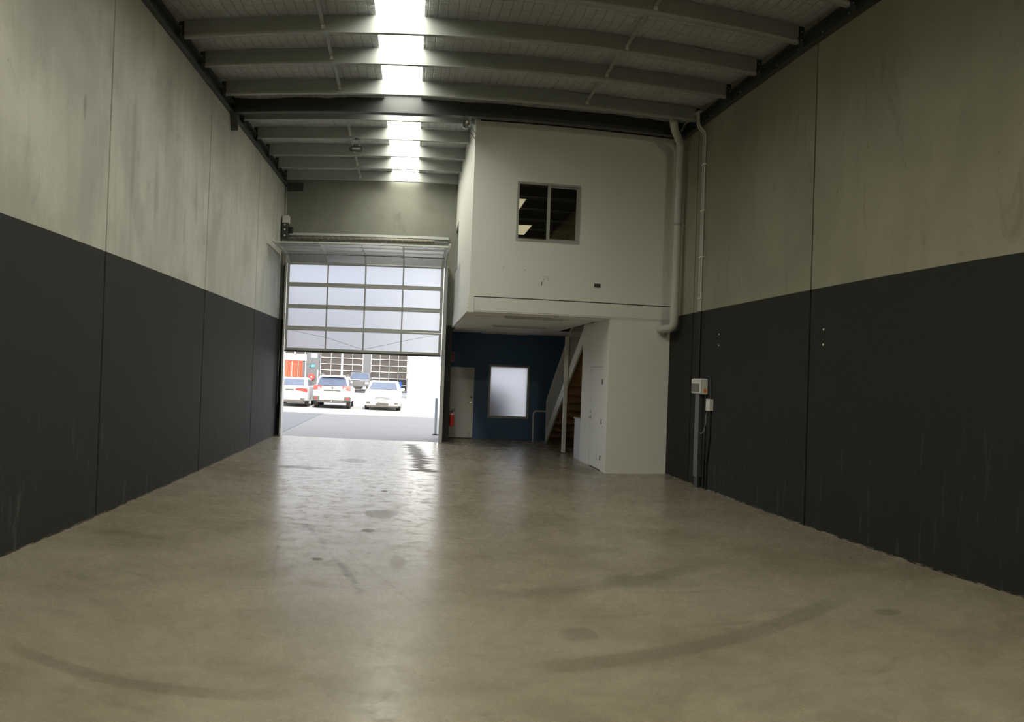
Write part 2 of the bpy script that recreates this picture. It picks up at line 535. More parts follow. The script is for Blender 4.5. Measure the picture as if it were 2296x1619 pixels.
M_FROST_W = frost_mat("frosted_window_glass", (0.74, 0.74, 0.76), 1.0, 0.0)
M_GLASS = glass_mat("window_glass", (0.55, 0.56, 0.52))
M_SKYLIGHT = emit_mat("daylit_fibreglass_sheet", (1.0, 0.985, 0.87), SKYLIGHT_STRENGTH)
M_TROFFER = emit_mat("led_panel", (1.0, 0.88, 0.62), 1.7)
M_TAN = mat("tan_partition", (0.60, 0.52, 0.36), 0.6, 0, 0.05, 2.0)
M_DARKCEIL = mat("charcoal_ceiling", (0.05, 0.05, 0.048), 0.8)
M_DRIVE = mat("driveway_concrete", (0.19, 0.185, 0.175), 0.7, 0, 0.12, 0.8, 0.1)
M_DRIVE_SUNLIT = mat("sunlit_yard_concrete", (0.30, 0.295, 0.28), 0.7, 0, 0.10, 0.6)  # driveway concrete made lighter past the shadow edge, sunlight put into its colour
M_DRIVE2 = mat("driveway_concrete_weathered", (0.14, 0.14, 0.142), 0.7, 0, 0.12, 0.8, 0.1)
M_FACADE = mat("grey_facade_panel", (0.070, 0.074, 0.080), 0.6, 0, 0.05, 1.0)
M_FACADE2 = mat("pale_grey_facade_panel", (0.09, 0.094, 0.098), 0.6, 0, 0.05, 1.0)
M_WWALL = mat("white_tilt_panel", (0.80, 0.80, 0.78), 0.6, 0, 0.03, 0.5)
M_FRAMEW = mat("white_door_rail", (0.70, 0.70, 0.69), 0.5, 0, 0.03)
M_TINT = mat("tinted_pane", (0.055, 0.048, 0.042), 0.25, 0, 0.35, 1.1)
M_CARW = mat("white_car_paint", (0.72, 0.72, 0.71), 0.25, 0, 0.02)
M_CARS = mat("silver_white_car_paint", (0.62, 0.64, 0.66), 0.25, 0.1, 0.02)
M_CARD = mat("dark_grey_car_paint", (0.10, 0.10, 0.10), 0.3, 0, 0.05)
M_CARGLASS = mat("car_glass", (0.045, 0.06, 0.10), 0.08, 0, 0.3, 2.0, spec=0.8)
M_TRIM = mat("grey_car_cladding", (0.075, 0.068, 0.060), 0.6, 0, 0.1)
M_LAMP = mat("red_tail_lamp", (0.60, 0.05, 0.04), 0.2, 0, 0.1, 12)
M_HEAD = mat("clear_head_lamp", (0.55, 0.56, 0.58), 0.15, 0.2, 0.1, 12)
M_CONT = mat("rust_red_container", (0.42, 0.085, 0.045), 0.55, 0, 0.15, 2.0)
M_CYAN = mat("cyan_lettering", (0.10, 0.52, 0.78), 0.5)
M_SIGNBK = mat("black_sign_plate", (0.03, 0.045, 0.05), 0.5)
M_LEAF = mat("dark_foliage", (0.02, 0.035, 0.02), 0.7, 0, 0.4, 20)
M_POSTB = mat("pale_blue_post", (0.42, 0.52, 0.58), 0.5)
M_BLUEBIN = mat("bright_blue_plastic", (0.05, 0.18, 0.65), 0.4)

XL, XR, YF, YO, YB, YBK = -3.80, 5.43, 23.55, 16.88, 25.40, -6.0
def zp(y):
    """underside of the purlins"""
    return 7.05 + 0.022 * (y - 12.0)
def zfoil(y):
    return zp(y) + 0.265

# ------------------------------------------------------------------ floor and driveway
tag(MB().box(XL - .2, XR + .2, YBK - .2, YF + .06, -0.25, 0).box(1.0, XR + .2, YF + .06, YB + .2, -0.25, 0).build("floor", M_FLOOR),
    "polished grey brown concrete warehouse floor with scuffs and tyre marks", "floor", kind="structure")
drv = root("driveway", (0, 50, -0.02), "sunlit grey concrete driveway outside the open door", "driveway", kind="structure")
for (x0, x1, y0, y1, mt) in ((-3.82, 60, YF + .075, 36.44, M_DRIVE), (-60, -3.84, YF + .075, 36.44, M_DRIVE2), (-60, -3.84, 36.46, 120, M_DRIVE_SUNLIT), (-3.82, 60, 36.46, 120, M_DRIVE_SUNLIT)):
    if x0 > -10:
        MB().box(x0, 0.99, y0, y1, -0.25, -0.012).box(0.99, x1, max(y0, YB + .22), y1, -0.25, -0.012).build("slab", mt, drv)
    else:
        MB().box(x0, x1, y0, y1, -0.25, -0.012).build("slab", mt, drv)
MB().box(-60, 60, YF + .08, 120, -0.3, -0.03).build("joint_bed", M_JOINT, drv)

# ------------------------------------------------------------------ side walls: precast panels with recessed joints
def panel_wall(name, x_in, sgn, joints, m, label):
    w = root(name, (x_in, 8, 0), label, "wall", kind="structure")
    MB().box(min(x_in + sgn * .12, x_in + sgn * .3), max(x_in + sgn * .12, x_in + sgn * .3), joints[0] - .2, joints[-1], 0, 8.3).build("backing", M_JOINT, w)
    for a, b in zip(joints[:-1], joints[1:]):
        MB().rbox(min(x_in, x_in + sgn * .16), max(x_in, x_in + sgn * .16), a + .021, b - .021, 0.0, 8.3, 0.004, 1).build("panel", m, w)
    return w
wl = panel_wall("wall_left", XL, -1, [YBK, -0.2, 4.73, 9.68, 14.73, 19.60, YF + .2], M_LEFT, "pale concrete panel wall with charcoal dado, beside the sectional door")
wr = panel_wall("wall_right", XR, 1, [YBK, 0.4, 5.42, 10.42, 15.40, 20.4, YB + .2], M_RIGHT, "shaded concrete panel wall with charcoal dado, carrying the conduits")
tag(MB().box(XL - .3, XR + .3, YBK - .2, YBK, 0, 8.3).build("wall_back", M_RIGHT), "concrete end wall behind the viewer", "wall", kind="structure")

# front wall: header above the door, two nibs, return beside the entry
wf = root("wall_front", (0, YF, 0), "concrete wall around and above the glazed sectional door", "wall", kind="structure")
MB().box(XL, 1.16, YF, YF + .2, 5.0, 8.3).build("header_panel", M_FRONT, wf)
MB().box(XL, -3.66, YF, YF + .2, 0, 5.0).build("door_nib", M_FRONT, wf)
MB().box(0.95, 1.14, YF, YB, 0, 5.0).build("entry_return", M_FRONT, wf)
MB().box(0.95, 1.16, YF + .2, YB, 5.0, 8.3).build("upper_return", M_FRONT, wf)
MB().box(-40, XL - .31, YF - .2, YF + .2, 0, 8.3).build("added_shade_wing", M_FACADE, wf)  # unseen wings either side, added to widen the building's shadow on the driveway
MB().box(XR + .31, 40, YF - .2, YF + .2, 0, 8.3).build("added_shade_wing", M_FACADE, wf)

# ------------------------------------------------------------------ roof: foil lining, sheeting, skylight
SKX0, SKX1 = -0.73, 0.0
PURLINS = [-4.5, -3.0, -1.4, 0.1, 1.7, 3.2, 4.8, 6.3, 7.85, 9.35, 10.85, 12.38, 13.71, 15.32, 17.05, 18.57, 20.15, 21.55, 23.10]
ceil = root("ceiling", (0, 8, 7.2), "silver foil lined roof with wire safety mesh", "ceiling", kind="structure")
def foil_piece(x0, x1, y0, y1):
    nx, ny = max(2, int((x1 - x0) / 0.13)), int((y1 - y0) / 0.13)
    vs_, fs_ = [], []
    for j in range(ny + 1):
        y = y0 + (y1 - y0) * j / ny
        below = max([q for q in PURLINS if q <= y], default=y0)
        above = min([q for q in PURLINS if q > y], default=y1)
        t = (y - below) / max(1e-3, above - below)
        sag = 0.075 * math.sin(math.pi * min(1, max(0, t)))
        for i in range(nx + 1):
            x = x0 + (x1 - x0) * i / nx
            nz = 0.03 * mnoise.noise(Vector((x * 1.1, y * 1.3, 0))) + 0.022 * mnoise.noise(Vector((x * 4, y * 4, 5)))
            vs_.append((x, y, zfoil(y) - sag + nz + 0.03))
    for j in range(ny):
        for i in range(nx):
            k = j * (nx + 1) + i
            fs_.append((k, k + nx + 1, k + nx + 2, k + 1))
    return MB().poly(vs_, fs_)
foil_piece(XL, SKX0, YBK, YF).build("foil_lining", M_FOIL, ceil, True)
foil_piece(SKX1, XR, YBK, YF).build("foil_lining", M_FOIL, ceil, True)
foil_piece(1.0, XR, YF, YB).build("foil_lining", M_FOIL, ceil, True)
zs0, zs1 = zfoil(YBK) + .16, zfoil(YB) + .16
def roof_slab(x0, x1, y0, y1):
    a, b = zfoil(y0) + .14, zfoil(y1) + .14
    return MB().poly([(x0, y0, a), (x1, y0, a), (x1, y1, b), (x0, y1, b), (x0, y0, a + .06), (x1, y0, a + .06), (x1, y1, b + .06), (x0, y1, b + .06)],
                     [(0, 3, 2, 1), (4, 5, 6, 7), (0, 1, 5, 4), (1, 2, 6, 5), (2, 3, 7, 6), (3, 0, 4, 7)])
roof_slab(XL - .05, SKX0, YBK, YF).build("roof_sheet", M_GALV, ceil)
roof_slab(SKX1, XR + .05, YBK, YF).build("roof_sheet", M_GALV, ceil)
roof_slab(1.0, XR + .05, YF, YB + .1).build("roof_sheet", M_GALV, ceil)
MB().box(SKX0 - .02, SKX0, YBK, YF, zfoil(YBK) - .1, 7.9).build("skylight_upstand", M_GALV, ceil)
MB().box(SKX1, SKX1 + .02, YBK, YF, zfoil(YBK) - .1, 7.9).build("skylight_upstand", M_GALV, ceil)
for o in list(COL.objects):      # upstands follow the roof fall
    if o.name.startswith("skylight_upstand"):
        for v in o.data.vertices:
            v.co.z = zfoil(v.co.y) + (0.02 if v.co.z < 7.5 else 0.18)
sk = root("window_1", (SKX0, 8, 7.4), "long glowing translucent skylight strip running down the roof", "skylight", kind="structure")
vs_, fs_ = [], []
nx = 24
for j, y in enumerate((YBK, YF)):
    for i in range(nx + 1):
        vs_.append((SKX0 + (SKX1 - SKX0) * i / nx, y, zfoil(y) + 0.11 + 0.012 * math.cos(i * math.pi / 2)))
for i in range(nx):
    fs_.append((i, i + nx + 1, i + nx + 2, i + 1))
MB().poly(vs_, fs_).build("skylight_sheet", M_SKYLIGHT, sk)
M_DEBRIS = mat("leaf_debris", (0.30, 0.14, 0.05), 0.8)
for k in range(4):
    x = -0.64 + k * 0.17
    MB().rbox(x, x + .10, 18.05, 18.13, zfoil(18.1) + .05, zfoil(18.1) + .09, .015, 1).build("leaf_debris", M_DEBRIS, sk)
MB().box(SKX0, SKX1, YF, YF + .05, zfoil(YF) - .1, zfoil(YF) + .2).build("end_closure", M_GALV, sk)

# purlins: C sections with lips, cleats at both walls
ORD = "first second third fourth fifth sixth seventh eighth ninth tenth eleventh twelfth thirteenth fourteenth fifteenth".split()
zint = {0: "first", 1: "second", 2: "third", 3: "fourth", 4: "fifth", 5: "sixth", 6: "seventh", 7: "eighth", 8: "ninth", 9: "tenth", 10: "eleventh", 11: "twelfth", 12: "thirteenth", 13: "fourteenth"}
for k, y in enumerate(PURLINS):
    z0, z1 = zp(y), zp(y) + .262
    if y < 16.5:
        lab = "galvanised roof purlin, %s from the dark beam toward the viewer" % zint[13 - k]
    else:
        lab = "galvanised roof purlin, %s beyond the dark beam toward the door wall" % zint[k - 14]
    x0, x1 = XL + .1, XR - .1
    if y > 17.0:
        x1 = 1.13
    pr_ = root("roof_purlin", (0, y, z0), lab, "purlin", "roof purlins")
    t = .004
    prof = [(y, z0), (y + .075, z0), (y + .075, z0 + .02), (y + .075 - t, z0 + .02), (y + .075 - t, z0 + t), (y + t, z0 + t), (y + t, z1 - t),
            (y + .075 - t, z1 - t), (y + .075 - t, z1 - .02), (y + .075, z1 - .02), (y + .075, z1), (y, z1)]
    MB().prism(prof, 'x', x0, x1).build("channel", M_GALV, pr_)
    for sx in ((XL, 1), (XR, -1)):
        if sx[1] < 0 and y > 17:
            continue
        xa, xb = sorted((sx[0] + sx[1] * .02, sx[0] + sx[1] * .105))
        MB().box(xa, xb, y - .014, y - .002, z0 - .08, z1 - .01).build("cleat", M_STEEL, pr_)
        cx = (xa + xb) / 2
        bl = MB()
        for zz in (z0 + .05, z0 + .17):
            bl.cyl((cx, y - .014, zz), (cx, y - .028, zz), .012, 6)
        bl.build("bolt", M_BOLT, pr_)["kind"] = "stuff"
# bridging strips between purlins
for k in range(4, len(PURLINS) - 1):
    a, b = PURLINS[k], PURLINS[k + 1]
    for bx, nm in ((-1.55 - 0.012 * max(0, b - 15), "over the floodlight side"), (3.1, "over the downpipe side")):
        if bx > 0 and a > 15.4:
            continue
        if abs(b - 17.05) < .01:
            continue
        br = root("purlin_bridging", (bx, a, zp(a)), "thin bridging strip %s, in the %s roof bay from the door wall" % (nm, ORD[len(PURLINS) - 2 - k]), "bridging", "bridging between purlins")
        za, zb = zp(a) + .20, zp(b) + .10
        MB().poly([(bx, a + .08, za), (bx + .055, a + .08, za), (bx + .055, b, zb), (bx, b, zb), (bx, a + .08, za + .012), (bx + .055, a + .08, za + .012), (bx + .055, b, zb + .012), (bx, b, zb + .012)],
                  [(0, 3, 2, 1), (4, 5, 6, 7), (0, 1, 5, 4), (1, 2, 6, 5), (2, 3, 7, 6), (3, 0, 4, 7)]).build("strip", M_GALV, br)
        MB().box(bx + .003, bx + .052, b - .035, b - .001, zb - .045, zb + .02).build("end_tab", M_WHITE2, br)

# dark steel roof beam (I section) and wall ledgers
bm_ = root("roof_beam", (0, 16.3, 7.03), "dark grey steel I beam spanning the roof above the office front", "beam")
y, z0, z1 = 16.30, 7.065, 7.445
MB().prism([(y - .085, z0), (y + .085, z0), (y + .085, z0 + .014), (y + .005, z0 + .014), (y + .005, z1 - .014), (y + .085, z1 - .014), (y + .085, z1), (y - .085, z1), (y - .085, z1 - .014), (y - .005, z1 - .014), (y - .005, z0 + .014), (y - .085, z0 + .014)], 'x', XL + .06, XR - .06).build("i_section", M_STEEL, bm_)
for sx, s in ((XL, 1), (XR, -1)):
    xa, xb = sorted((sx, sx + s * .06))
    MB().box(xa, xb, y - .14, y + .14, z0 - .02, z1).build("end_plate", M_STEEL, bm_)
MB().prism([(16.16, 7.04), (16.44, 7.04), (16.40, 6.88), (16.33, 6.73)], 'x', XL + .001, XL + .14).build("corbel", M_STEEL, bm_)
for sx, s, lab in ((XL, 1, "dark steel ledger angle along the pale panel wall"), (XR, -1, "dark steel ledger angle along the shaded conduit wall")):
    ld = root("ledger_beam", (sx, 8, 6.9), lab, "ledger", "wall ledgers")
    y0, y1 = YBK, (YF if s > 0 else 16.7)
    def q(y, dz):
        return 6.90 + 0.022 * (y - 10.7) + dz
    for (d0, d1, e0, e1, nm) in ((0, .012, 0, .20, "upright_leg"), (.012, .12, .188, .20, "flat_leg"), (.012, .10, 0.0, .012, "bottom_leg")):
        xa, xb = sorted((sx + s * d0, sx + s * d1))
        MB().poly([(xa, y0, q(y0, e0)), (xb, y0, q(y0, e0)), (xb, y1, q(y1, e0)), (xa, y1, q(y1, e0)), (xa, y0, q(y0, e1)), (xb, y0, q(y0, e1)), (xb, y1, q(y1, e1)), (xa, y1, q(y1, e1))],
                  [(0, 3, 2, 1), (4, 5, 6, 7), (0, 1, 5, 4), (1, 2, 6, 5), (2, 3, 7, 6), (3, 0, 4, 7)]).build(nm, M_STEEL, ld)
    b_ = MB()
    yy = y0 + .5
    while yy < y1:
        b_.cyl((sx + s * .01, yy, q(yy, .1)), (sx + s * .03, yy, q(yy, .1)), .011, 6)
        yy += .75
    b_.build("bolt", M_BOLT, ld)["kind"] = "stuff"

# ------------------------------------------------------------------ upstairs office shell
OX = 1.14
CZ = 3.262            # underside of the mezzanine
WX0, WX1, WZ0, WZ1 = 2.05, 3.38, 4.77, 5.99
wo = root("wall_office_front", (OX, YO, 3.58), "white office wall facing the viewer, with a sliding window", "wall", kind="structure")
m_ = MB()
for (a, b, c_, d) in ((OX, WX0, 3.585, 7.19), (WX1, XR, 3.585, 7.19), (WX0, WX1, 3.585, WZ0), (WX0, WX1, WZ1, 7.19)):
    m_.box(a, b, YO, YO + .10, c_, d)
m_.build("plasterboard", M_WHITE, wo)
MB().box(OX + .02, XR, YO + .015, YO + .09, 3.56, 3.585).build("shadow_gap", M_STEEL, wo)
sc_ = MB()
for (x, z) in ((1.82, 4.20), (2.27, 4.17), (2.66, 4.05), (2.68, 4.01), (2.72, 4.05), (2.74, 4.02), (2.67, 3.98), (2.75, 3.98)):
    sc_.cyl((x, YO + .002, z), (x, YO - .003, z), .008, 6)
sc_.rbox(2.615, 2.63, YO - .004, YO, 3.87, 3.95, .003, 1)
sc_.build("screw_hole", M_BLACK, wo)["kind"] = "stuff"
ws = root("wall_office_side", (OX, 20, 3.58), "white office side wall facing the sectional door bay", "wall", kind="structure")
SY0, SY1, SZ0, SZ1 = 22.1, 23.35, 4.82, 6.05
m_ = MB()
for (a, b, c_, d) in ((YO + .101, SY0, 3.585, 7.0), (SY1, YF, 3.585, 7.0), (SY0, SY1, 3.585, SZ0), (SY0, SY1, SZ1, 7.0)):
    m_.box(OX, OX + .10, a, b, c_, d)
m_.poly([(OX, YO + .1, 7.0), (OX + .1, YO + .1, 7.0), (OX + .1, YF, 7.0), (OX, YF, 7.0), (OX, YO + .1, zfoil(YO)), (OX + .1, YO + .1, zfoil(YO)), (OX + .1, YF, zfoil(YF)), (OX, YF, zfoil(YF))],
        [(0, 3, 2, 1), (4, 5, 6, 7), (0, 1, 5, 4), (1, 2, 6, 5), (2, 3, 7, 6), (3, 0, 4, 7)])
m_.build("plasterboard", M_WHITE, ws)

def frame_window(name, label, cat, axis, a0, a1, z0, z1, p0, p1, mull, fm, gm, fw=.045):
    """aluminium window; axis 'y': in a wall facing the viewer (a = x, p = y), 'x': in a side wall (a = y, p = x)"""
    def B(mb, a, b, q0, q1, c, d):
        return mb.box(a, b, q0, q1, c, d) if axis == 'y' else mb.box(q0, q1, a, b, c, d)
    base = ((a0 + a1) / 2, p0, z0) if axis == 'y' else (p0, (a0 + a1) / 2, z0)
    w = root(name, base, label, cat, kind="structure")
    f = MB()
    B(f, a0, a1, p0, p1, z0, z0 + fw)
    B(f, a0, a1, p0, p1, z1 - fw, z1)
    B(f, a0, a0 + fw, p0, p1, z0 + fw, z1 - fw)
    B(f, a1 - fw, a1, p0, p1, z0 + fw, z1 - fw)
    f.build("window_frame", fm, w)
    edges = [a0 + fw] + [x for mm in mull for x in (mm - .03, mm + .03)] + [a1 - fw]
    for mm in mull:
        B(MB(), mm - .03, mm + .03, p0 + .01, p1 - .01, z0 + fw, z1 - fw).build("mullion", fm, w)
    pm = (p0 + p1) / 2
    for i in range(0, len(edges), 2):
        if len(mull) and i == len(edges) - 2:       # the sliding sash has its own rails
            s = MB()
            B(s, edges[i], edges[i + 1], pm - .012, pm + .012, z0 + fw, z0 + fw + .03)
            B(s, edges[i], edges[i + 1], pm - .012, pm + .012, z1 - fw - .03, z1 - fw)
            B(s, edges[i + 1] - .03, edges[i + 1], pm - .012, pm + .012, z0 + fw + .03, z1 - fw - .03)
            s.build("sash", fm, w)
        B(MB(), edges[i], edges[i + 1], pm - .003, pm + .003, z0 + fw, z1 - fw).build("pane", gm, w)
    return w
frame_window("window_2", "grey aluminium sliding window in the white office front wall", "window", 'y', WX0, WX1, WZ0, WZ1, YO - .012, YO + .11, [2.72], M_ALU_D, M_GLASS)
frame_window("window_3", "narrow looking window in the white office side wall", "window", 'x', SY0, SY1, SZ0, SZ1, OX - .012, OX + .11, [], M_ALU_D, M_GLASS, .08)

# office interior seen through the glass
op = root("floor_office", (3, 20, 3.3), "mezzanine floor of the upstairs office", "floor", kind="structure")
HX0, HY0, HY1 = 4.02, 18.3, 22.55      # stair opening
def slab_with_hole(z0, z1, y0):
    m = MB()
    m.box(OX + .06, HX0, y0, YB, z0, z1).box(HX0, XR, y0, HY0, z0, z1).box(HX0, XR, HY1, YB, z0, z1)
    return m
slab_with_hole(CZ + .02, 3.56, YO + .1).build("floor_deck", M_TAN, op)
cm = root("ceiling_mezzanine", (3, 20, CZ), "white painted ceiling beneath the office, with a stair opening", "ceiling", kind="structure")
slab_with_hole(CZ, CZ + .018, YO - .025).build("ceiling_lining", M_CEIL, cm)
tr = MB()
tr.box(HX0 - .02, HX0, HY0, HY1, CZ - .012, 3.57).box(HX0, XR, HY1, HY1 + .02, CZ - .012, 3.57)
tr.build("opening_trim", M_WHITE2, cm)
MB().box(OX + .2, XR, 18.0, 18.012, CZ - .004, CZ).build("ceiling_joint", M_STEEL, cm)
tag(MB().box(OX + .1, XR, YO + .1, YB, 6.20, 6.24).build("ceiling_office", M_DARKCEIL), "dark ceiling inside the upstairs office", "ceiling", kind="structure")
tag(MB().box(3.95, 4.01, YO + .1, YB, 3.56, 6.20).build("wall_partition", M_TAN), "tan partition wall inside the upstairs office", "wall", kind="structure")
for (x0, x1, y0, y1, lab) in ((1.95, 2.57, 19.45, 20.66, "lit ceiling panel seen high through the office window"), (2.58, 3.20, 22.8, 24.35, "lit ceiling panel seen low through the office window")):
    t = root("led_panel_light", ((x0 + x1) / 2, (y0 + y1) / 2, 6.18), lab, "light", "office ceiling panels")
    MB().box(x0, x1, y0, y1, 6.18, 6.186).build("diffuser", M_TROFFER, t)
    MB().box(x0 - .02, x1 + .02, y0 - .02, y1 + .02, 6.186, 6.20).build("trim_frame", M_WHITE2, t)

# mezzanine steel
mb = root("mezzanine_beam", (3.2, YO, 3.3), "white painted steel channel along the front edge of the office", "beam", "mezzanine edge beams")
y = YO
MB().prism([(y - .03, 3.285), (y + .07, 3.285), (y + .07, 3.30), (y, 3.30), (y, 3.545), (y + .07, 3.545), (y + .07, 3.56), (y - .03, 3.56)], 'x', 1.24, XR - .10).build("channel", M_WHITE, mb)
MB().box(XR - .10, XR - .002, y - .035, y + .07, 3.29, 3.565).build("wall_bracket", M_WHITE2, mb)
for (bx, bz) in ((1.32, 3.375), (1.32, 3.495)):
    MB().cyl((bx, y - .03, bz), (bx, y - .05, bz), .018, 6).build("bolt", M_WHITE2, mb)
mb2 = root("mezzanine_beam", (OX, 20, 3.3), "white painted steel channel along the side edge of the office", "beam", "mezzanine edge beams")
MB().prism([(OX - .02, 3.285), (OX + .07, 3.285), (OX + .07, 3.30), (OX + .01, 3.30), (OX + .01, 3.545), (OX + .07, 3.545), (OX + .07, 3.56), (OX - .02, 3.56)], 'y', YO + .06, YF).build("channel", M_WHITE, mb2)
MB().rbox(OX - .02, OX + .095, YO - .035, YO + .055, 3.245, 3.58, .006, 1).build("corner_stub", M_WHITE, mb2)
for bz in (3.36, 3.43, 3.51):
    MB().cyl((OX - .02, YO + .02, bz), (OX - .035, YO + .02, bz), .014, 6).build("bolt", M_WHITE2, mb2)

# fluorescent battens
for (x0, x1, y, lab) in ((1.95, 3.30, 17.75, "fluorescent batten on the mezzanine ceiling, nearest the front beam"), (2.05, 3.45, 21.2, "fluorescent batten in the middle of the mezzanine ceiling"),
                         (2.05, 3.50, 24.6, "fluorescent batten nearest the blue wall")):
    f = root("fluorescent_batten", ((x0 + x1) / 2, y, CZ - .05), lab, "light", "ceiling battens")
    MB().rbox(x0, x1, y - .045, y + .045, CZ - .028, CZ, .008, 1).build("housing", M_WHITE2, f)
    MB().rbox(x0 + .03, x1 - .03, y - .035, y + .035, CZ - .055, CZ - .028, .014, 2).build("diffuser", M_PVC_W, f)

# ------------------------------------------------------------------ blue entry wall, personnel door, frosted window
wb = root("wall_entry", (3, YB, 0), "navy blue painted wall beneath the office", "wall", kind="structure")
BX0, BX1, BZ0, BZ1 = 2.41, 3.67, 0.66, 2.30
m_ = MB()
for (a, b, c_, d) in ((1.0, BX0, 0, CZ + .3), (BX1, XR, 0, CZ + .3), (BX0, BX1, 0, BZ0), (BX0, BX1, BZ1, CZ + .3)):
    m_.box(a, b, YB, YB + .15, c_, d)
m_.build("painted_panel", M_BLUE, wb)
MB().box(1.0, XR, YB, YB + .15, CZ + .3, 8.3).build("upper_panel", M_FRONT, wb)
frame_window("window_4", "large frosted window with grey frame in the blue wall", "window", 'y', BX0, BX1, BZ0, BZ1, YB - .02, YB + .10, [], M_ALU_D, M_FROST_W, .06)
d2 = root("door_2", (1.54, YB - .03, 0), "plain white personnel door in the blue wall", "door", kind="structure")
MB().rbox(1.13, 1.955, YB - .045, YB - .004, 0.025, 2.185, .004, 1).build("door_leaf", M_WHITE2, d2)
fr_ = MB()
fr_.box(1.955, 1.975, YB - .03, YB, 0.0, 2.205).box(1.10, 1.955, YB - .03, YB, 2.187, 2.205)
fr_.build("door_frame", M_BLUE, d2)
MB().cyl((1.885, YB - .045, 1.27), (1.885, YB - .075, 1.27), .026, 14).build("deadlock", M_STEEL, d2, True)
h = MB().cyl((1.885, YB - .045, 1.11), (1.885, YB - .058, 1.11), .032, 14).build("rosette", M_CHROME, d2, True)
MB().tube([(1.885, YB - .055, 1.11), (1.885, YB - .09, 1.11), (1.78, YB - .092, 1.11)], .010, 8).build("lever", M_CHROME, h, True)
MB().rbox(1.85, 1.875, YB - .07, YB - .045, 0.05, .17, .004, 1).cyl((1.862, YB - .06, .17), (1.862, YB - .06, .22), .008, 8).build("floor_bolt", M_CHROME, d2)
MB().box(1.13, 1.955, YB - .05, YB, 0.0, .02).build("threshold", M_STEEL, d2)
# fire sign and extinguisher
sg = root("fire_sign", (1.22, YB - .01, 2.37), "small red fire extinguisher sign above the white door", "sign")
MB().box(1.12, 1.30, YB - .012, YB - .006, 2.36, 2.63).build("plate", M_RED, sg)
MB().box(1.11, 1.31, YB - .006, YB - .001, 2.35, 2.64).build("border", M_WHITE2, sg)
MB().prism([(1.195, 2.42), (1.245, 2.42), (1.245, 2.54), (1.232, 2.575), (1.232, 2.60), (1.208, 2.60), (1.208, 2.575), (1.195, 2.54)], 'y', YB - .017, YB - .012).build("extinguisher_pictogram", M_WHITE2, sg)
MB().box(1.15, 1.27, YB - .016, YB - .012, 2.375, 2.395).build("caption_strip", M_WHITE2, sg)
ex = root("fire_extinguisher", (1.235, 24.0, 0.44), "red fire extinguisher hanging on the concrete nib by the door", "extinguisher")
MB().lathe((1.235, 24.0, 0.45), [(.045, 0), (.072, .012), (.075, .03), (.075, .33), (.066, .375), (.04, .405), (.024, .412)], 18).build("cylinder_body", M_RED, ex, True)
MB().lathe((1.235, 24.0, 0.78), [(.0765, 0), (.0765, .045)], 18).build("white_band", M_WHITE2, ex, True)
MB().lathe((1.235, 24.0, 0.862), [(.024, 0), (.024, .03), (.016, .034)], 12).build("valve", M_CHROME, ex, True)
MB().tube([(1.235, 24.0, .90), (1.25, 23.96, .915), (1.30, 23.92, .955)], .009, 6).build("squeeze_handle", M_BLACK, ex, True)
MB().tube([(1.235, 24.0, .895), (1.27, 23.96, .89), (1.31, 23.93, .90)], .009, 6).build("carry_handle", M_BLACK, ex, True)
MB().tube([(1.22, 23.98, .885), (1.165, 23.95, .88), (1.15, 23.94, .80), (1.152, 23.94, .6), (1.155, 23.95, .52)], .011, 8).build("hose", M_BLACK, ex, True)
MB().box(1.141, 1.17, 23.97, 24.03, .55, .85).build("bracket", M_STEEL, ex)

# ------------------------------------------------------------------ closet under the stair head, vanity cabinet
CX = 4.105
wc = root("wall_closet_front", (4.77, YO, 0), "white closet wall under the office, meeting the shaded wall", "wall", kind="structure")
MB().box(CX + .08, XR, YO - .01, YO + .08, 0, CZ + .05).build("plasterboard", M_WHITE, wc)
wcs = root("wall_closet_side", (CX, 18.2, 0), "white closet side wall with a flush door", "wall", kind="structure")
DY0, DY1, DZ = 17.33, 18.50, 2.245
m_ = MB()
m_.box(CX, CX + .08, YO - .01, DY0, 0, CZ).box(CX, CX + .08, DY1, 19.55, 0, CZ).box(CX, CX + .08, DY0, DY1, DZ, CZ)
m_.build("plasterboard", M_WHITE, wcs)
d3 = root("door_3", (CX, 17.9, 0), "flush white closet door with lever handle and three hinges", "door", kind="structure")
MB().box(CX + .004, CX + .045, DY0 + .006, DY1 - .006, 0.02, DZ - .006).build("door_leaf", M_WHITE, d3)
MB().box(CX + .03, CX + .08, DY0, DY1, 0, .012).build("threshold", M_STEEL, d3)
for z in (0.28, 1.06, 1.92):
    MB().box(CX - .006, CX + .004, DY0 + .03, DY0 + .075, z - .055, z + .055).cyl((CX - .006, DY0 + .03, z - .055), (CX - .006, DY0 + .03, z + .055), .009, 8).build("hinge", M_STEEL, d3)
hh = MB().cyl((CX + .004, DY1 - .09, 1.11), (CX - .012, DY1 - .09, 1.11), .034, 14).build("rosette", M_CHROME, d3, True)
MB().tube([(CX - .01, DY1 - .09, 1.11), (CX - .055, DY1 - .09, 1.11), (CX - .058, DY1 - .22, 1.11)], .011, 8).build("lever", M_CHROME, hh, True)
MB().cyl((CX + .004, DY1 - .09, 1.23), (CX - .02, DY1 - .09, 1.23), .02, 10).build("thumb_turn", M_CHROME, d3, True)
cb = root("base_cabinet", (4.4, 19.9, 0), "low white base cabinet against the closet, under the stair", "cabinet")
MB().box(CX, CX + .62, 19.56, 20.25, 0.0, .97).build("carcass", mat("pale_laminate", (0.62, 0.65, 0.68), .4), cb)
MB().rbox(CX - .02, CX + .62, 19.555, 20.28, .97, 1.0, .006, 1).build("benchtop", M_WHITE2, cb)

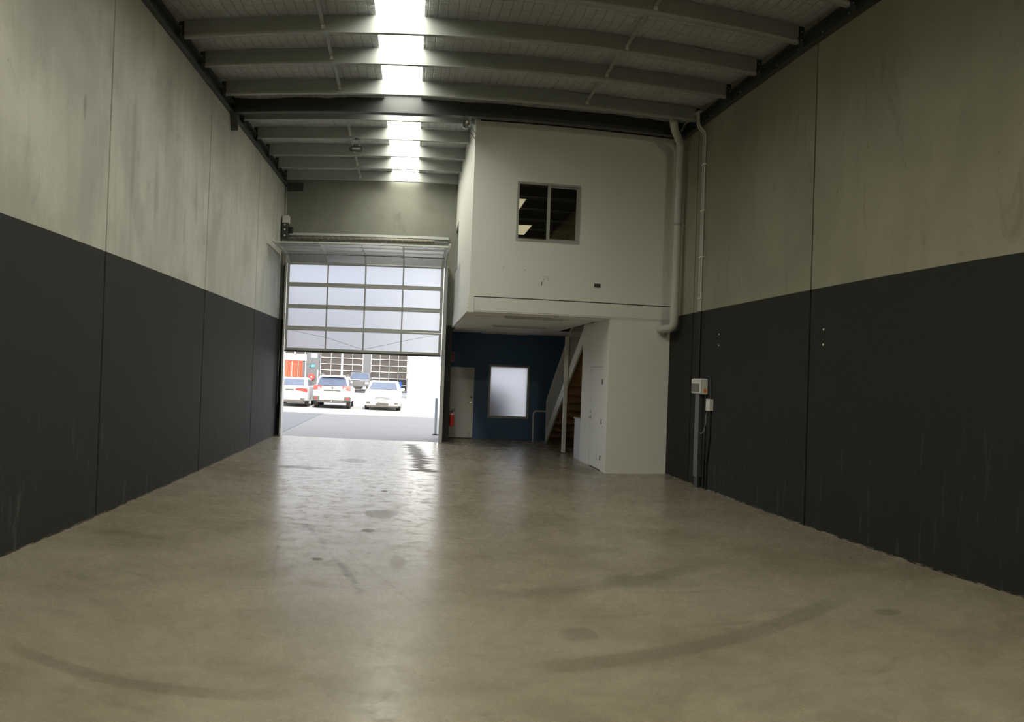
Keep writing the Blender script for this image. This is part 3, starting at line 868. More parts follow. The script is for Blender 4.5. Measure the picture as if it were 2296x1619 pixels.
# ------------------------------------------------------------------ staircase
st = root("staircase", (4.7, 24.4, 0), "white steel stair with timber steps and thin balusters, rising toward the closet", "staircase")
SX0, SX1 = 4.115, 5.40
ST0, SLOPE, NST = 24.55, 0.572, 16
RISE = 3.56 / NST
GO = RISE / SLOPE
def zl(y):            # stringer underside
    return (ST0 - y) * SLOPE
top_y = ST0 - NST * GO
for (xa, xb) in ((SX0, SX0 + .045), (SX1 - .045, SX1)):
    MB().prism([(ST0 + .02, 0), (ST0 + .14, 0), (ST0 + .14, .32), (ST0 + .02, .36), (18.7, zl(18.7) + .36), (18.7, zl(18.7))], 'x', xa, xb).build("stringer", M_WHITE, st)
for k in range(1, NST):
    z = k * RISE
    ya = ST0 + .12 - (k - 1) * GO
    MB().box(SX0 + .045, SX1 - .045, ya - GO - .02, ya, z - .035, z).build("tread", M_WOOD, st)
    MB().box(SX0 + .045, SX1 - .045, ya - .018, ya, z - RISE, z - .035).build("riser", M_WOOD, st)
RX = SX0 + .02
def zr_(y):
    return 1.30 + (ST0 + .10 - y) * SLOPE
MB().rbox(RX - .028, RX + .028, ST0 + .07, ST0 + .126, 0.0, 1.31, .004, 1).build("newel_post", M_WHITE2, st)
y1r = 19.5
MB().poly([(RX - .025, ST0 + .10, zr_(ST0 + .1) - .03), (RX + .025, ST0 + .10, zr_(ST0 + .1) - .03), (RX + .025, y1r, zr_(y1r) - .03), (RX - .025, y1r, zr_(y1r) - .03),
           (RX - .025, ST0 + .10, zr_(ST0 + .1)), (RX + .025, ST0 + .10, zr_(ST0 + .1)), (RX + .025, y1r, zr_(y1r)), (RX - .025, y1r, zr_(y1r))],
          [(0, 3, 2, 1), (4, 5, 6, 7), (0, 1, 5, 4), (1, 2, 6, 5), (2, 3, 7, 6), (3, 0, 4, 7)]).build("handrail", M_WHITE2, st)
yb = ST0 - .05
while yb > 19.55:
    MB().box(RX - .009, RX + .009, yb - .009, yb + .009, zl(yb) + .36, zr_(yb) - .02).build("baluster", M_WHITE2, st)
    yb -= .165
sp = root("support_post", (4.05, 21.35, 0), "white square steel post standing beside the stair", "post")
MB().rbox(4.005, 4.10, 21.30, 21.40, 0.012, 3.06, .006, 1).build("shaft", M_WHITE2, sp)
MB().box(3.96, 4.112, 21.25, 21.45, 0, .012).build("base_plate", M_STEEL, sp)
hp = root("hoop_rail", (3.75, 24.7, 0), "grey pipe hoop rail standing by the foot of the stair", "rail")
MB().tube([(3.74, 24.72, 0.01), (3.735, 24.72, .82), (3.745, 24.72, .88), (3.775, 24.72, .92), (3.83, 24.72, .935), (4.098, 24.66, .935)], .024, 10).build("pipe", M_ALU, hp, True)
for x in (3.74,):
    MB().cyl((x, 24.72 if x < 4 else 24.77, 0), (x, 24.72 if x < 4 else 24.77, .012), .045, 14).build("flange", M_ALU, hp)

# ------------------------------------------------------------------ glazed sectional door
dr = root("door_1", (-1.37, YF - .17, 0), "half open glazed aluminium sectional door with frosted panes", "door", kind="structure")
PX = [-3.60, -2.45, -1.38, -0.31, 0.80]
DX0, DX1 = -3.62, 0.83
SH = 0.6225
def section(p0, p1):
    """one door leaf section between (y,z) points p0 (lower) and p1 (upper)"""
    a, b = Vector((0, *p0)), Vector((0, *p1))
    u = (b - a).normalized()
    n = Vector((0, -u.z, u.y))          # towards the room
    if n.y > 0:
        n = -n
    def B(mb, x0, x1, s0, s1, d0, d1):
        P = [a + u * s + n * d for s in (s0, s1) for d in (d0, d1)]
        vs_ = [(x, P[i].y, P[i].z) for x in (x0, x1) for i in range(4)]
        return mb.poly(vs_, [(0, 1, 3, 2), (4, 6, 7, 5), (0, 4, 5, 1), (2, 3, 7, 6), (0, 2, 6, 4), (1, 5, 7, 3)])
    L = (b - a).length
    f = MB()
    B(f, DX0, DX1, 0.002, .068, 0, .045)
    B(f, DX0, DX1, L - .050, L - .002, 0, .045)
    B(f, DX0, PX[0] + .05, .068, L - .05, 0, .045)
    B(f, PX[4] - .05, DX1, .068, L - .05, 0, .045)
    for x in PX[1:4]:
        B(f, x - .020, x + .020, .068, L - .05, 0.005, .045)
    o = f.build("door_section", M_ALU, dr)
    for i in range(4):
        x0 = PX[i] + (.05 if i == 0 else .02)
        x1 = PX[i + 1] - (.05 if i == 3 else .02)
        q_ = [a + u * s_ + n * .02 for s_ in (.068, L - .05)]
        MB().poly([(x0, q_[0].y, q_[0].z), (x1, q_[0].y, q_[0].z), (x1, q_[1].y, q_[1].z), (x0, q_[1].y, q_[1].z)], [(0, 1, 2, 3)]).build("pane", M_FROST, o)
    return o, B, L
ys = YF - .17
prev = (ys, 2.475)
for i in range(4):
    nxt = (ys, prev[1] + SH)
    o, B, L = section(prev, nxt)
    if i == 1:
        for x in PX[1:4]:
            B(MB(), x - .022, x + .022, L - .045, L + .03, .045, .06).build("hinge", M_GALV, o)
    prev = nxt
th = math.atan2(.23, .58)
path = [prev, (prev[0] - SH * math.cos(th), prev[1] + SH * math.sin(th))]
for k in range(3):
    path.append((path[-1][0] - SH, path[-1][1] + .004))
HX = [DX0 + .12 + k * (DX1 - DX0 - .24) / 8 for k in range(9)]
for k in range(4):
    o, B, L = section(path[k], path[k + 1])
    if k in (0, 3):
        for x in HX:
            B(MB(), x - .045, x + .045, L - .045, L - .005, .045, .065).build("hinge", M_GALV, o)
        B(MB(), DX0, DX1, L - .030, L - .022, .045, .052).build("rail_groove", M_STEEL, o)
MB().box(DX0, DX1, ys - .05, ys + .01, 2.425, 2.476).build("bottom_seal", M_STEEL, dr)
for x0, x1 in ((-3.685, -3.635), (0.845, 0.895)):
    MB().box(x0, x1, ys - .06, ys + .03, 0.0, 4.85).build("vertical_track", M_ALU, dr)
    c = (x0 + x1) / 2
    arc = [(c, ys, 4.84), (c, ys - .03, 4.98), (c, ys - .12, 5.09), (c, ys - .26, 5.17), (c, ys - .5, 5.21), (c, path[-1][0] - .1, 5.225)]
    MB().tube(arc, .03, 6).build("curved_track", M_ALU, dr)
MB().box(0.90, 0.95, ys - .02, YF + .18, 0.0, 5.0).build("jamb_angle", M_ALU, dr)
MB().box(-3.665, -3.64, ys - .02, YF + .18, 0.0, 5.0).build("jamb_angle", M_ALU, dr)
MB().box(-3.78, 0.93, YF - .10, YF - .055, 5.77, 5.84).build("header_angle", M_ALU, dr)
sp_ = MB().cyl((-3.40, YF - .17, 5.68), (0.52, YF - .17, 5.68), .055, 14).build("torsion_spring", mat("spring_steel", (0.20, 0.18, 0.14), .5, .3), dr, True)
hel = []
for k in range(0, 24 * 24 + 1):
    t = k / 24
    hel.append((-3.40 + 3.92 * t / 24, YF - .17 + .058 * math.cos(2 * math.pi * t), 5.68 + .058 * math.sin(2 * math.pi * t)))
MB().tube(hel, .007, 5).build("spring_coil", M_GALV, sp_, True)
MB().cyl((-3.76, YF - .17, 5.68), (0.90, YF - .17, 5.68), .016, 10).build("shaft", M_GALV, dr, True)
cable = [(-3.5, ys - .055, 3.05), (-2.4, ys - .057, 2.85), (-1.6, ys - .057, 2.62), (-1.37, ys - .057, 2.56), (-1.1, ys - .057, 2.62), (-0.2, ys - .057, 2.85), (0.72, ys - .055, 3.05)]
MB().tube(cable, .004, 5).build("pull_cord", M_STEEL, dr, True)

op_ = root("door_operator", (-3.7, 23.1, 5.6), "grey and black door motor mounted beside the sectional door head", "motor")
MB().rbox(-3.76, -3.57, 22.95, 23.2, 6.03, 6.25, .02, 2).build("control_box", M_PVC_W, op_)
MB().rbox(-3.77, -3.60, 22.95, 23.25, 5.60, 6.02, .015, 2).build("gearbox", M_STEEL, op_)
MB().cyl((-3.60, 23.1, 5.85), (-3.48, 23.1, 5.85), .085, 16).build("motor_drum", M_BLACK, op_, True)
fins = MB()
for k in range(5):
    fins.cyl((-3.585 + k * .022, 23.1, 5.85), (-3.577 + k * .022, 23.1, 5.85), .098, 16)
fins.build("cooling_fin", M_STEEL, op_)["kind"] = "stuff"
for z in (6.08, 5.98, 5.85, 5.68):
    MB().cyl((-3.68, 22.95, z), (-3.68, 22.925, z), .022, 10).build("cover_screw", M_WHITE2, op_)
tag(MB().tube([(-3.70, 23.15, 6.25), (-3.71, 23.2, 6.5), (-3.72, 23.3, 6.9), (-3.72, 23.3, 7.12)], .012, 6).build("motor_conduit", M_PVC), "thin grey conduit running up from the door motor", "conduit")
tag(MB().tube([(-3.745, 22.98, 5.6), (-3.745, 22.98, 1.0), (-3.73, 22.98, .9), (-3.715, 22.98, 1.0), (-3.715, 22.98, 5.6)], .010, 6).build("hand_chain", M_STEEL), "dark hand chain loop hanging below the door motor", "chain")
tag(MB().rbox(XL + .02, -3.28, YF - .06, YF - .001, 7.05, 7.28, .01, 1).build("roof_tie_plate", M_STEEL), "dark steel plate on the door wall below the last purlin", "plate")

# ------------------------------------------------------------------ wall services
dp = root("downpipe", (5.26, 16.1, 3.1), "thick grey stormwater pipe running down the office corner", "pipe")
R_ = .082
path_ = [(4.96, 15.6, 7.36), (4.96, 15.6, 7.12), (4.97, 15.61, 7.06), (5.02, 15.69, 7.0), (5.18, 15.94, 6.93), (5.245, 16.05, 6.88), (5.262, 16.08, 6.82), (5.265, 16.08, 6.7), (5.265, 16.09, 3.26),
         (5.263, 16.10, 3.17), (5.25, 16.13, 3.11), (5.235, 16.19, 3.08), (5.22, 16.28, 3.075), (5.20, 16.87, 3.075)]
MB().tube(path_, R_, 16).build("pipe", M_PVC, dp, True)
for (x, y, z) in ((4.96, 15.6, 7.14), (5.265, 16.08, 6.72), (5.265, 16.09, 3.36)):
    MB().lathe((x, y, z), [(R_ + .008, -.04), (R_ + .008, .04)], 16).build("socket", M_PVC, dp, True)
MB().lathe((5.265, 16.085, 5.2), [(R_ + .004, -.02), (R_ + .004, .02)], 16).build("pipe_clip", M_GALV, dp, True)
MB().box(5.265 - .012, 5.43, 16.085 - .02, 16.085 + .02, 5.19, 5.21).build("standoff", M_GALV, dp)

cd_ = root("conduit_pair", (XR, 15.0, 0), "pair of thin conduits running from the ledger down the shaded wall", "conduit")
for dy in (0, .09):
    MB().tube([(XR - .10, 15.03 + dy, 7.24), (XR - .155, 15.01 + dy, 7.235), (XR - .155, 14.98 + dy, 6.98), (XR - .12, 14.965 + dy, 6.90), (XR - .03, 14.955 + dy, 6.82), (XR - .022, 14.95 + dy, 6.7), (XR - .022, 14.93 + dy, DADO)], .02, 8).build("pale_conduit", M_PVC, cd_, True)
    MB().tube([(XR - .022, 14.93 + dy, DADO), (XR - .022, 14.92 + dy, 2.06)], .02, 8).build("black_conduit", M_BLACK, cd_, True)
for z in (6.2, 5.3, 4.4, 3.6):
    MB().box(XR - .045, XR - .001, 14.90, 15.07, z - .012, z + .012).build("saddle_clip", M_WHITE2, cd_)
tag(MB().tube([(5.35, 16.3, 7.20), (5.30, 15.9, 7.24), (5.33, 15.6, 7.24), (5.30, 15.4, 7.27), (XR - .14, 15.22, 7.25)], .016, 6).build("loose_cable", M_PVC), "loose pale cable draped along the ledger near the downpipe", "cable")
pb = root("switchboard", (XR, 14.72, 1.76), "small white switchboard with clear cover and orange sticker on the dark wall", "switchboard")
MB().rbox(XR - .11, XR - .002, 14.43, 14.98, 1.755, 2.05, .012, 2).build("enclosure", M_PVC_W, pb)
MB().rbox(XR - .145, XR - .11, 14.44, 14.97, 1.765, 2.04, .012, 2).build("front_cover", M_PVC_W, pb)
MB().rbox(XR - .153, XR - .144, 14.52, 14.94, 1.80, 1.955, .004, 1).build("clear_flap", mat("smoked_flap", (0.16, 0.16, 0.14), .2), pb)
MB().box(XR - .09, XR - .035, 14.427, 14.431, 1.79, 1.86).build("sticker", M_ORANGE, pb)
du = root("cable_duct", (XR, 14.72, 0.2), "tall grey steel cable duct below the small switchboard", "duct")
MB().box(XR - .10, XR - .002, 14.62, 14.84, .20, 1.752).build("cover", mat("grey_zinc_duct", (0.10, 0.10, 0.11), .35, .5), du)
MB().box(XR - .08, XR - .012, 14.64, 14.82, 0.0, .20).build("lower_sleeve", M_BLACK, du)
tag(MB().tube([(XR - .02, 14.50, 0.0), (XR - .02, 14.50, 1.75)], .022, 8).build("black_conduit", M_BLACK), "black conduit standing on the dark wall beside the steel duct", "conduit")
tag(MB().tube([(XR - .02, 14.36, 0.0), (XR - .02, 14.36, .45), (XR - .02, 14.33, .55), (XR - .02, 14.24, 1.0), (XR - .02, 14.24, 1.47)], .02, 8).build("black_conduit", M_BLACK), "bent black conduit leading down from the small white box", "conduit")
jb = root("junction_box", (XR, 14.2, 1.47), "small white junction box beside the switchboard", "box")
MB().rbox(XR - .065, XR - .002, 14.12, 14.32, 1.465, 1.675, .006, 1).build("base", M_PVC_W, jb)
MB().rbox(XR - .078, XR - .065, 14.115, 14.325, 1.46, 1.68, .004, 1).build("lid", M_PVC_W, jb)
tag(MB().tube([(XR - .055, 14.30, 1.46), (XR - .06, 14.34, 1.38), (XR - .06, 14.33, 1.25), (XR - .06, 14.42, 1.08), (XR - .065, 14.53, 1.02), (XR - .07, 14.618, 1.02)], .005, 5).build("thin_cable", M_PVC), "thin cable looping from the junction box to the steel duct", "cable")
tag(MB().tube([(XR - .05, 14.45, 2.065), (XR - .04, 14.36, 2.10), (XR - .03, 14.27, 2.08), (XR - .025, 14.24, 1.95), (XR - .025, 14.22, 1.68)], .012, 6).build("feed_cable", M_BLACK), "black cable arching from the switchboard top to the junction box", "cable")
for k, (y, z) in enumerate(((10.0, 2.76), (10.0, 2.55), (13.95, 2.86), (13.95, 2.66))):
    lab = ("upper", "lower")[k % 2] + (" pale wall plug just past the wide panel joint" if k < 2 else " pale wall plug above the junction box")
    tag(MB().lathe((XR - .001, y, z), [(.018, 0), (.012, -.008), (.004, -.01)], 8, 'x').build("wall_plug", M_WHITE2), lab, "wall plug", "wall plugs")
ol = root("power_outlet", (3.8, YO, 3.9), "small black outlet plate low on the white office front wall", "outlet")
MB().rbox(3.735, 3.87, YO - .012, YO, 3.89, 3.97, .004, 1).build("plate", M_BLACK, ol)
MB().box(3.77, 3.79, YO - .018, YO - .012, 3.915, 3.945).build("switch", M_STEEL, ol)

hs = root("horn_speaker", (1.0, 16.5, 6.85), "pale grey horn loudspeaker on the office wall corner under the beam", "speaker")
c = Vector((0.905, 16.05, 6.885))
def rr_ring(w, h, y, n=28, e=3.2):
    out = []
    for k in range(n):
        t = 2 * math.pi * k / n
        cx, sx = math.cos(t), math.sin(t)
        out.append((c.x + w * math.copysign(abs(cx) ** (2 / e), cx), y, c.z + h * math.copysign(abs(sx) ** (2 / e), sx)))
    return out
rings = [rr_ring(.085, .125, c.y - .04), rr_ring(.085, .125, c.y - .02), rr_ring(.06, .09, c.y + .05), rr_ring(.035, .05, c.y + .12), rr_ring(.035, .05, c.y + .2)]
def loft(rings, cap0=True, cap1=True):
    n = len(rings[0])
    v = [p for r in rings for p in r]
    f = []
    for i in range(len(rings) - 1):
        f += [(i * n + k, i * n + (k + 1) % n, (i + 1) * n + (k + 1) % n, (i + 1) * n + k) for k in range(n)]
    if cap0:
        f.append(tuple(range(n)))
    if cap1:
        f.append(tuple(range((len(rings) - 1) * n, len(rings) * n)))
    return MB().poly(v, f)
loft(rings, cap0=False).build("horn_bell", M_PVC, hs, True)
loft([rr_ring(.078, .115, c.y - .035), rr_ring(.03, .045, c.y + .06)], cap0=False).build("throat", M_GALV, hs, True)
MB().cyl((c.x, c.y - .03, c.z), (c.x, c.y + .05, c.z), .024, 14).build("centre_plug", M_WHITE2, hs, True)
MB().cyl((c.x, c.y + .1, c.z - .02), (c.x, c.y + .24, c.z - .02), .055, 14).build("driver", M_PVC, hs, True)
MB().tube([(OX, 16.9, c.z + .05), (c.x + .05, c.y + .15, c.z + .04), (c.x + .05, c.y + .15, c.z - .08), (OX, 16.9, c.z - .08)], .007, 6).build("mount_bracket", M_GALV, hs)

def stad(cx, w, h, y, z, n=28):
    out = []
    for k in range(n):
        t = 2 * math.pi * k / n
        e = math.copysign(w - h, math.cos(t)) if abs(math.cos(t)) > 1e-6 else 0
        out.append((cx + e + h * math.cos(t), y, z + h * math.sin(t)))
    return out
M_LENS = mat("floodlight_lens", (0.25, 0.25, 0.22), .3)
M_LENS_ASSUMED = emit_mat("assumed_floodlight_lens", (1.0, 0.86, 0.62), 6.0)  # glowing lens for the assumed floodlight only
def floodlight(cx, fy, zt, label, lit=0.0):
    """zt: underside of the purlin it hangs from"""
    d = zt - 7.195
    fl = root("floodlight", (cx, fy, 6.88 + d), label, "light", "roof floodlights")
    loft([stad(cx, .155, .062, fy - .02, 6.94 + d), stad(cx, .158, .065, fy + .02, 6.945 + d), stad(cx, .13, .05, fy + .07, 6.96 + d)]).build("housing", M_BLACK, fl, True)
    loft([stad(cx, .14, .048, fy - .028, 6.938 + d), stad(cx, .14, .048, fy - .018, 6.938 + d)]).build("bezel", M_STEEL, fl, True)
    MB().rbox(cx - .09, cx + .09, fy - .034, fy - .026, 6.915 + d, 6.963 + d, .004, 1).build("lens", M_LENS_ASSUMED if lit else M_LENS, fl)
    MB().rbox(cx - .075, cx + .055, fy - .01, fy + .06, 7.0 + d, 7.05 + d, .01, 1).build("driver_box", M_STEEL, fl)
    MB().tube([(cx - .07, fy + .03, 7.04 + d), (cx - .085, fy + .03, 7.165 + d), (cx + .085, fy + .03, 7.165 + d), (cx + .07, fy + .03, 7.01 + d)], .009, 6).build("yoke", M_STEEL, fl, True)
    MB().box(cx - .035, cx + .015, fy + .01, fy + .055, 7.165 + d, 7.195 + d).build("clamp", M_STEEL, fl)
    if lit:  # only the assumed, unseen floodlight carries a lamp
        ld = bpy.data.lights.new("assumed_fill_lamp", 'POINT')
        ld.energy = lit
        ld.color = (1.0, 0.90, 0.70)
        ld.shadow_soft_size = .12
        lo = bpy.data.objects.new("assumed_fill_lamp", ld)
        link(lo, fl)
        lo.location = (cx, fy - .22, 6.90 + d)
    return fl
floodlight(-1.415, 18.52, 7.195, "black high bay floodlight hanging from a purlin near the skylight")
floodlight(4.2, -1.44, zp(-1.4), "assumed lit warm floodlight, added on a purlin behind the viewer", 820.0)  # assumed lamp out of view, added to brighten the near floor and walls

# ------------------------------------------------------------------ outside: cars
def slices(prof, hw, zb=None, zt=None, wt=None, ins=.05):
    """loft a side profile (y,z) across the car; width may taper from hw at zb to wt at zt"""
    cy = sum(p[0] for p in prof) / len(prof)
    cz = sum(p[1] for p in prof) / len(prof)
    rings = []
    for t, s in ((-1, ins * 1.6), (-.965, ins * .6), (-.86, 0), (0, -0.0), (.86, 0), (.965, ins * .6), (1, ins * 1.6)):
        r = []
        for (y, z) in prof:
            dy, dz = cy - y, cz - z
            l = max(1e-6, math.hypot(dy, dz))
            y2, z2 = y + dy / l * s, z + dz / l * s
            w = hw
            if wt is not None:
                k = min(1, max(0, (z2 - zb) / (zt - zb)))
                w = hw + (wt - hw) * k
            bulge = 0 if wt is not None else .03 * (1 - t * t)
            y3 = y2 - bulge if y < cy else y2 + bulge
            r.append((t * w, y3, z2))
        rings.append(r)
    return loft(rings)

def patch(pts, th=.012):
    """thin solid panel through 3D corner points"""
    P = [Vector(p) for p in pts]
    n = (P[1] - P[0]).cross(P[2] - P[0]).normalized() * th
    k = len(P)
    v = [p + n for p in P] + [p - n for p in P]
    f = [tuple(range(k)), tuple(range(2 * k - 1, k - 1, -1))] + [(i, (i + 1) % k, k + (i + 1) % k, k + i) for i in range(k)]
    return MB().poly(v, f)

def car(name, label, loc, rz, paint, L, W, body, cabin, wt, glass, wheel_y, r=.335, extra=None):
    c = root(name, loc, label, "car", "parked cars", local=True, rz=rz)
    hw = W / 2
    slices(body, hw).build("body", paint, c, True)
    zb, zt = min(p[1] for p in cabin), max(p[1] for p in cabin)
    slices(cabin, hw - .07, zb, zt, wt, .04).build("cabin", paint, c, True)
    for nm, pts in glass:
        patch(pts).build(nm, M_CARGLASS, c)
    for y in wheel_y:
        for s in (-1, 1):
            x = s * (hw - .115)
            w = MB().lathe((x, y, r), [(r * .62, -.105), (r * .93, -.105), (r, -.07), (r, .07), (r * .93, .105), (r * .62, .105)], 24, 'x').build("wheel", M_RUBBER, c, True)
            MB().lathe((x + s * .10, y, r), [(r * .62, -.03), (r * .58, .012), (r * .15, .0), (r * .1, .014)], 20, 'x').build("rim", M_ALU, w, True)
            MB().lathe((s * (hw - .10), y, r + .02), [(r + .055, -.105), (r + .055, .085)], 24, 'x').build("wheel_arch", M_TRIM, c, True)
    for s in (-1, 1):
        my = extra["mirror_y"]
        m = MB().rbox(s * (hw + .09) - .09, s * (hw + .09) + .09, my - .05, my + .06, extra["mirror_z"] - .065, extra["mirror_z"] + .065, .03, 2).build("wing_mirror", extra.get("mirror_m", paint), c, True)
    return c
def slab(c, nm, m, x0, x1, y0, y1, z0, z1, r=.01):
    return MB().rbox(x0, x1, y0, y1, z0, z1, r, 1).build(nm, m, c)

# silver white wagon seen from behind
L = 4.8
body = [(.10, .46), (.02, .60), (.0, .80), (.05, 1.0), (.12, 1.12), (.5, 1.14), (3.45, 1.06), (4.30, .96), (4.68, .80), (4.78, .58), (4.70, .34), (4.2, .28), (.6, .32)]
cab = [(.10, 1.08), (.30, 1.40), (.46, 1.57), (.9, 1.635), (2.1, 1.65), (2.75, 1.58), (3.62, 1.04)]
sx_ = .62
g = [("rear_window", [(-.75, .085, 1.15), (.75, .085, 1.15), (.65, .33, 1.525), (-.65, .33, 1.525)]),
     ("windscreen", [(-.68, 3.55, 1.10), (.68, 3.55, 1.10), (.58, 2.86, 1.54), (-.58, 2.86, 1.54)])]
for s in (-1, 1):
    g.append(("side_window", [(s * .845, .55, 1.17), (s * .845, 1.55, 1.15), (s * .715, 1.55, 1.53), (s * .715, .75, 1.50)]))
    g.append(("side_window", [(s * .845, 1.63, 1.15), (s * .845, 3.15, 1.12), (s * .715, 2.65, 1.50), (s * .715, 1.63, 1.53)]))
suv = car("wagon_car", "silver white wagon seen from behind, parked between the two white sedans", (-3.88, 41.0, -.012), 0.02, M_CARS, L, 1.84, body, cab, .70, g, (.95, 3.72), .345,
          {"mirror_y": 3.2, "mirror_z": 1.13, "mirror_m": M_TRIM})
for s in (-1, 1):
    patch([(s * .93, .03, .92), (s * .56, -.03, 1.0), (s * .50, -.02, 1.10), (s * .56, .02, 1.14), (s * .92, .09, 1.15)], .03).build("tail_lamp", M_LAMP, suv)
    patch([(s * .58, -.045, .97), (s * .70, -.035, .94), (s * .70, -.03, 1.06), (s * .60, -.035, 1.07)], .012).build("reverse_lens", M_CARW, suv)
    slab(suv, "bumper_corner", M_TRIM, min(s * .93, s * .58), max(s * .93, s * .58), -.02, .3, .36, .63, .04)
    slab(suv, "reflector", M_LAMP, min(s * .86, s * .74), max(s * .86, s * .74), -.035, .0, .47, .57)
    slab(suv, "roof_rail", M_TRIM, min(s * .70, s * .62), max(s * .70, s * .62), .75, 2.6, 1.63, 1.72, .02)
slab(suv, "bumper", M_CARS, -.62, .62, -.045, .2, .42, .68, .03)
slab(suv, "under_tray", M_TRIM, -.75, .75, .02, .5, .30, .43, .02)
slab(suv, "plate_recess", M_TRIM, -.42, .42, -.035, .0, .88, .95)
slab(suv, "number_plate", M_WHITE2, -.19, .19, -.045, -.03, .77, .87, .004)
slab(suv, "spoiler", M_CARS, -.60, .60, .22, .5, 1.575, 1.625, .02)
MB().lathe((.02, -.035, 1.05), [(.06, 0), (.06, -.012)], 16, 'y').build("badge", M_CHROME, suv)
MB().tube([(.0, .1, .34), (.0, -.10, .34), (.0, -.12, .40)], .025, 8).build("tow_ball", M_CHROME, suv, True)

# white sedan seen from behind, cut by the door jamb
bodyS = [(.12, .34), (.03, .48), (.0, .72), (.04, .95), (.22, 1.03), (.75, 1.05), (3.5, .98), (4.35, .86), (4.62, .66), (4.66, .42), (4.5, .24), (.6, .26)]
cabS = [(.62, 1.0), (1.25, 1.36), (1.75, 1.46), (2.3, 1.47), (2.8, 1.40), (3.60, .96)]
g = [("rear_window", [(-.62, .72, 1.08), (.62, .72, 1.08), (.56, 1.26, 1.385), (-.56, 1.26, 1.385)]),
     ("windscreen", [(-.66, 3.5, 1.03), (.66, 3.5, 1.03), (.58, 2.88, 1.385), (-.58, 2.88, 1.385)])]
for s in (-1, 1):
    g.append(("side_window", [(s * .838, 1.1, 1.06), (s * .838, 3.15, 1.04), (s * .72, 2.7, 1.36), (s * .72, 1.55, 1.38)]))
sed = car("sedan_car", "white sedan seen from behind, cut off by the door jamb", (-6.06, 41.35, -.012), 0.0, M_CARW, 4.66, 1.80, bodyS, cabS, .70, g, (.95, 3.65), .32, {"mirror_y": 3.15, "mirror_z": 1.04})
for s in (-1, 1):
    patch([(s * .90, .05, .78), (s * .86, -.01, .78), (s * .30, -.035, .88), (s * .32, -.03, .92), (s * .88, .0, .93)], .02).build("tail_lamp", M_LAMP, sed)
    slab(sed, "bumper_vent", M_TRIM, min(s * .80, s * .55), max(s * .80, s * .55), -.035, .02, .44, .46)
slab(sed, "diffuser", M_TRIM, -.72, .72, -.02, .3, .20, .36, .03)
slab(sed, "number_plate", M_TRIM, -.22, .22, -.045, -.02, .83, .90, .004)

# cream white sedan facing the viewer
bodyC = [(4.72, .34), (4.78, .48), (4.78, .72), (4.70, .94), (4.5, 1.02), (4.0, 1.05), (1.35, .99), (.45, .86), (.10, .70), (.02, .48), (.10, .24), (4.2, .26)]
bodyC = [(4.80 - y, z) for y, z in bodyC]
cabC = [(4.80 - y, z) for y, z in [(4.15, 1.0), (3.55, 1.36), (3.05, 1.45), (2.5, 1.465), (2.0, 1.39), (1.15, .96)]]
yf = 4.80
g = [("windscreen", [(-.72, yf - 1.24, 1.035), (.72, yf - 1.24, 1.035), (.60, yf - 1.90, 1.375), (-.60, yf - 1.90, 1.375)]),
     ("rear_window", [(-.60, yf - 4.05, 1.06), (.60, yf - 4.05, 1.06), (.54, yf - 3.62, 1.33), (-.54, yf - 3.62, 1.33)])]
for s in (-1, 1):
    g.append(("side_window", [(s * .845, yf - 1.6, 1.05), (s * .845, yf - 3.75, 1.05), (s * .73, yf - 3.3, 1.37), (s * .73, yf - 2.1, 1.37)]))
M_CARC = mat("cream_car_paint", (0.74, 0.72, 0.62), .25, 0, .02)
cam_car = car("sedan_car", "cream white sedan parked facing the viewer in the sun", (-1.37, 46.1, -.012), math.pi, M_CARC, 4.8, 1.82, bodyC, cabC, .72, g, (.95, 3.85), .33, {"mirror_y": yf - 1.55, "mirror_z": 1.05})
for s in (-1, 1):
    patch([(s * .90, yf - .38, .66), (s * .50, yf - .03, .66), (s * .48, yf - .06, .80), (s * .80, yf - .38, .85)], .02).build("head_lamp", M_HEAD, cam_car)
    slab(cam_car, "fog_lamp", M_TRIM, min(s * .80, s * .60), max(s * .80, s * .60), yf - .03, yf + .025, .355, .415)
for k in range(4):
    slab(cam_car, "grille_bar", M_HEAD, -.40 + k * .02, .40 - k * .02, yf - .04, yf + .02, .58 + k * .05, .60 + k * .05, .004)
slab(cam_car, "lower_grille", M_TRIM, -.33, .33, yf - .03, yf + .025, .29, .37, .02)
slab(cam_car, "number_plate", M_HEAD, -.26, .26, yf + .02, yf + .04, .40, .52, .004)
slab(cam_car, "under_tray", M_TRIM, -.8, .8, yf - .5, yf - .06, .16, .25, .02)
MB().tube([(.36 + .17 * math.cos(t * math.pi / 8), yf - 1.62, .98 + .17 * math.sin(t * math.pi / 8)) for t in range(9)], .012, 6).build("steering_wheel", M_TRIM, cam_car)

# dark four wheel drive further back, facing the viewer
bodyD = [(.0, .55), (.0, .95), (.12, 1.08), (.9, 1.12), (1.35, 1.16), (4.6, 1.14), (4.7, .6), (4.6, .42), (.2, .40)]
cabD = [(1.30, 1.10), (1.75, 1.72), (2.1, 1.78), (4.3, 1.78), (4.62, 1.1)]
bodyD = [(4.7 - y, z) for y, z in bodyD]
cabD = [(4.7 - y, z) for y, z in cabD]
g = [("windscreen", [(-.80, 3.38, 1.17), (.80, 3.38, 1.17), (.70, 2.98, 1.66), (-.70, 2.98, 1.66)])]
for s in (-1, 1):
    g.append(("side_window", [(s * .87, 2.9, 1.2), (s * .87, .4, 1.2), (s * .80, .5, 1.66), (s * .80, 2.7, 1.66)]))
fwd = car("four_wheel_drive", "dark grey four wheel drive parked before the far building, facing the viewer", (-4.45, 76.0, -.012), math.pi, M_CARD, 4.7, 1.92, bodyD, cabD, .82, g, (.9, 3.8), .38, {"mirror_y": 3.1, "mirror_z": 1.25})
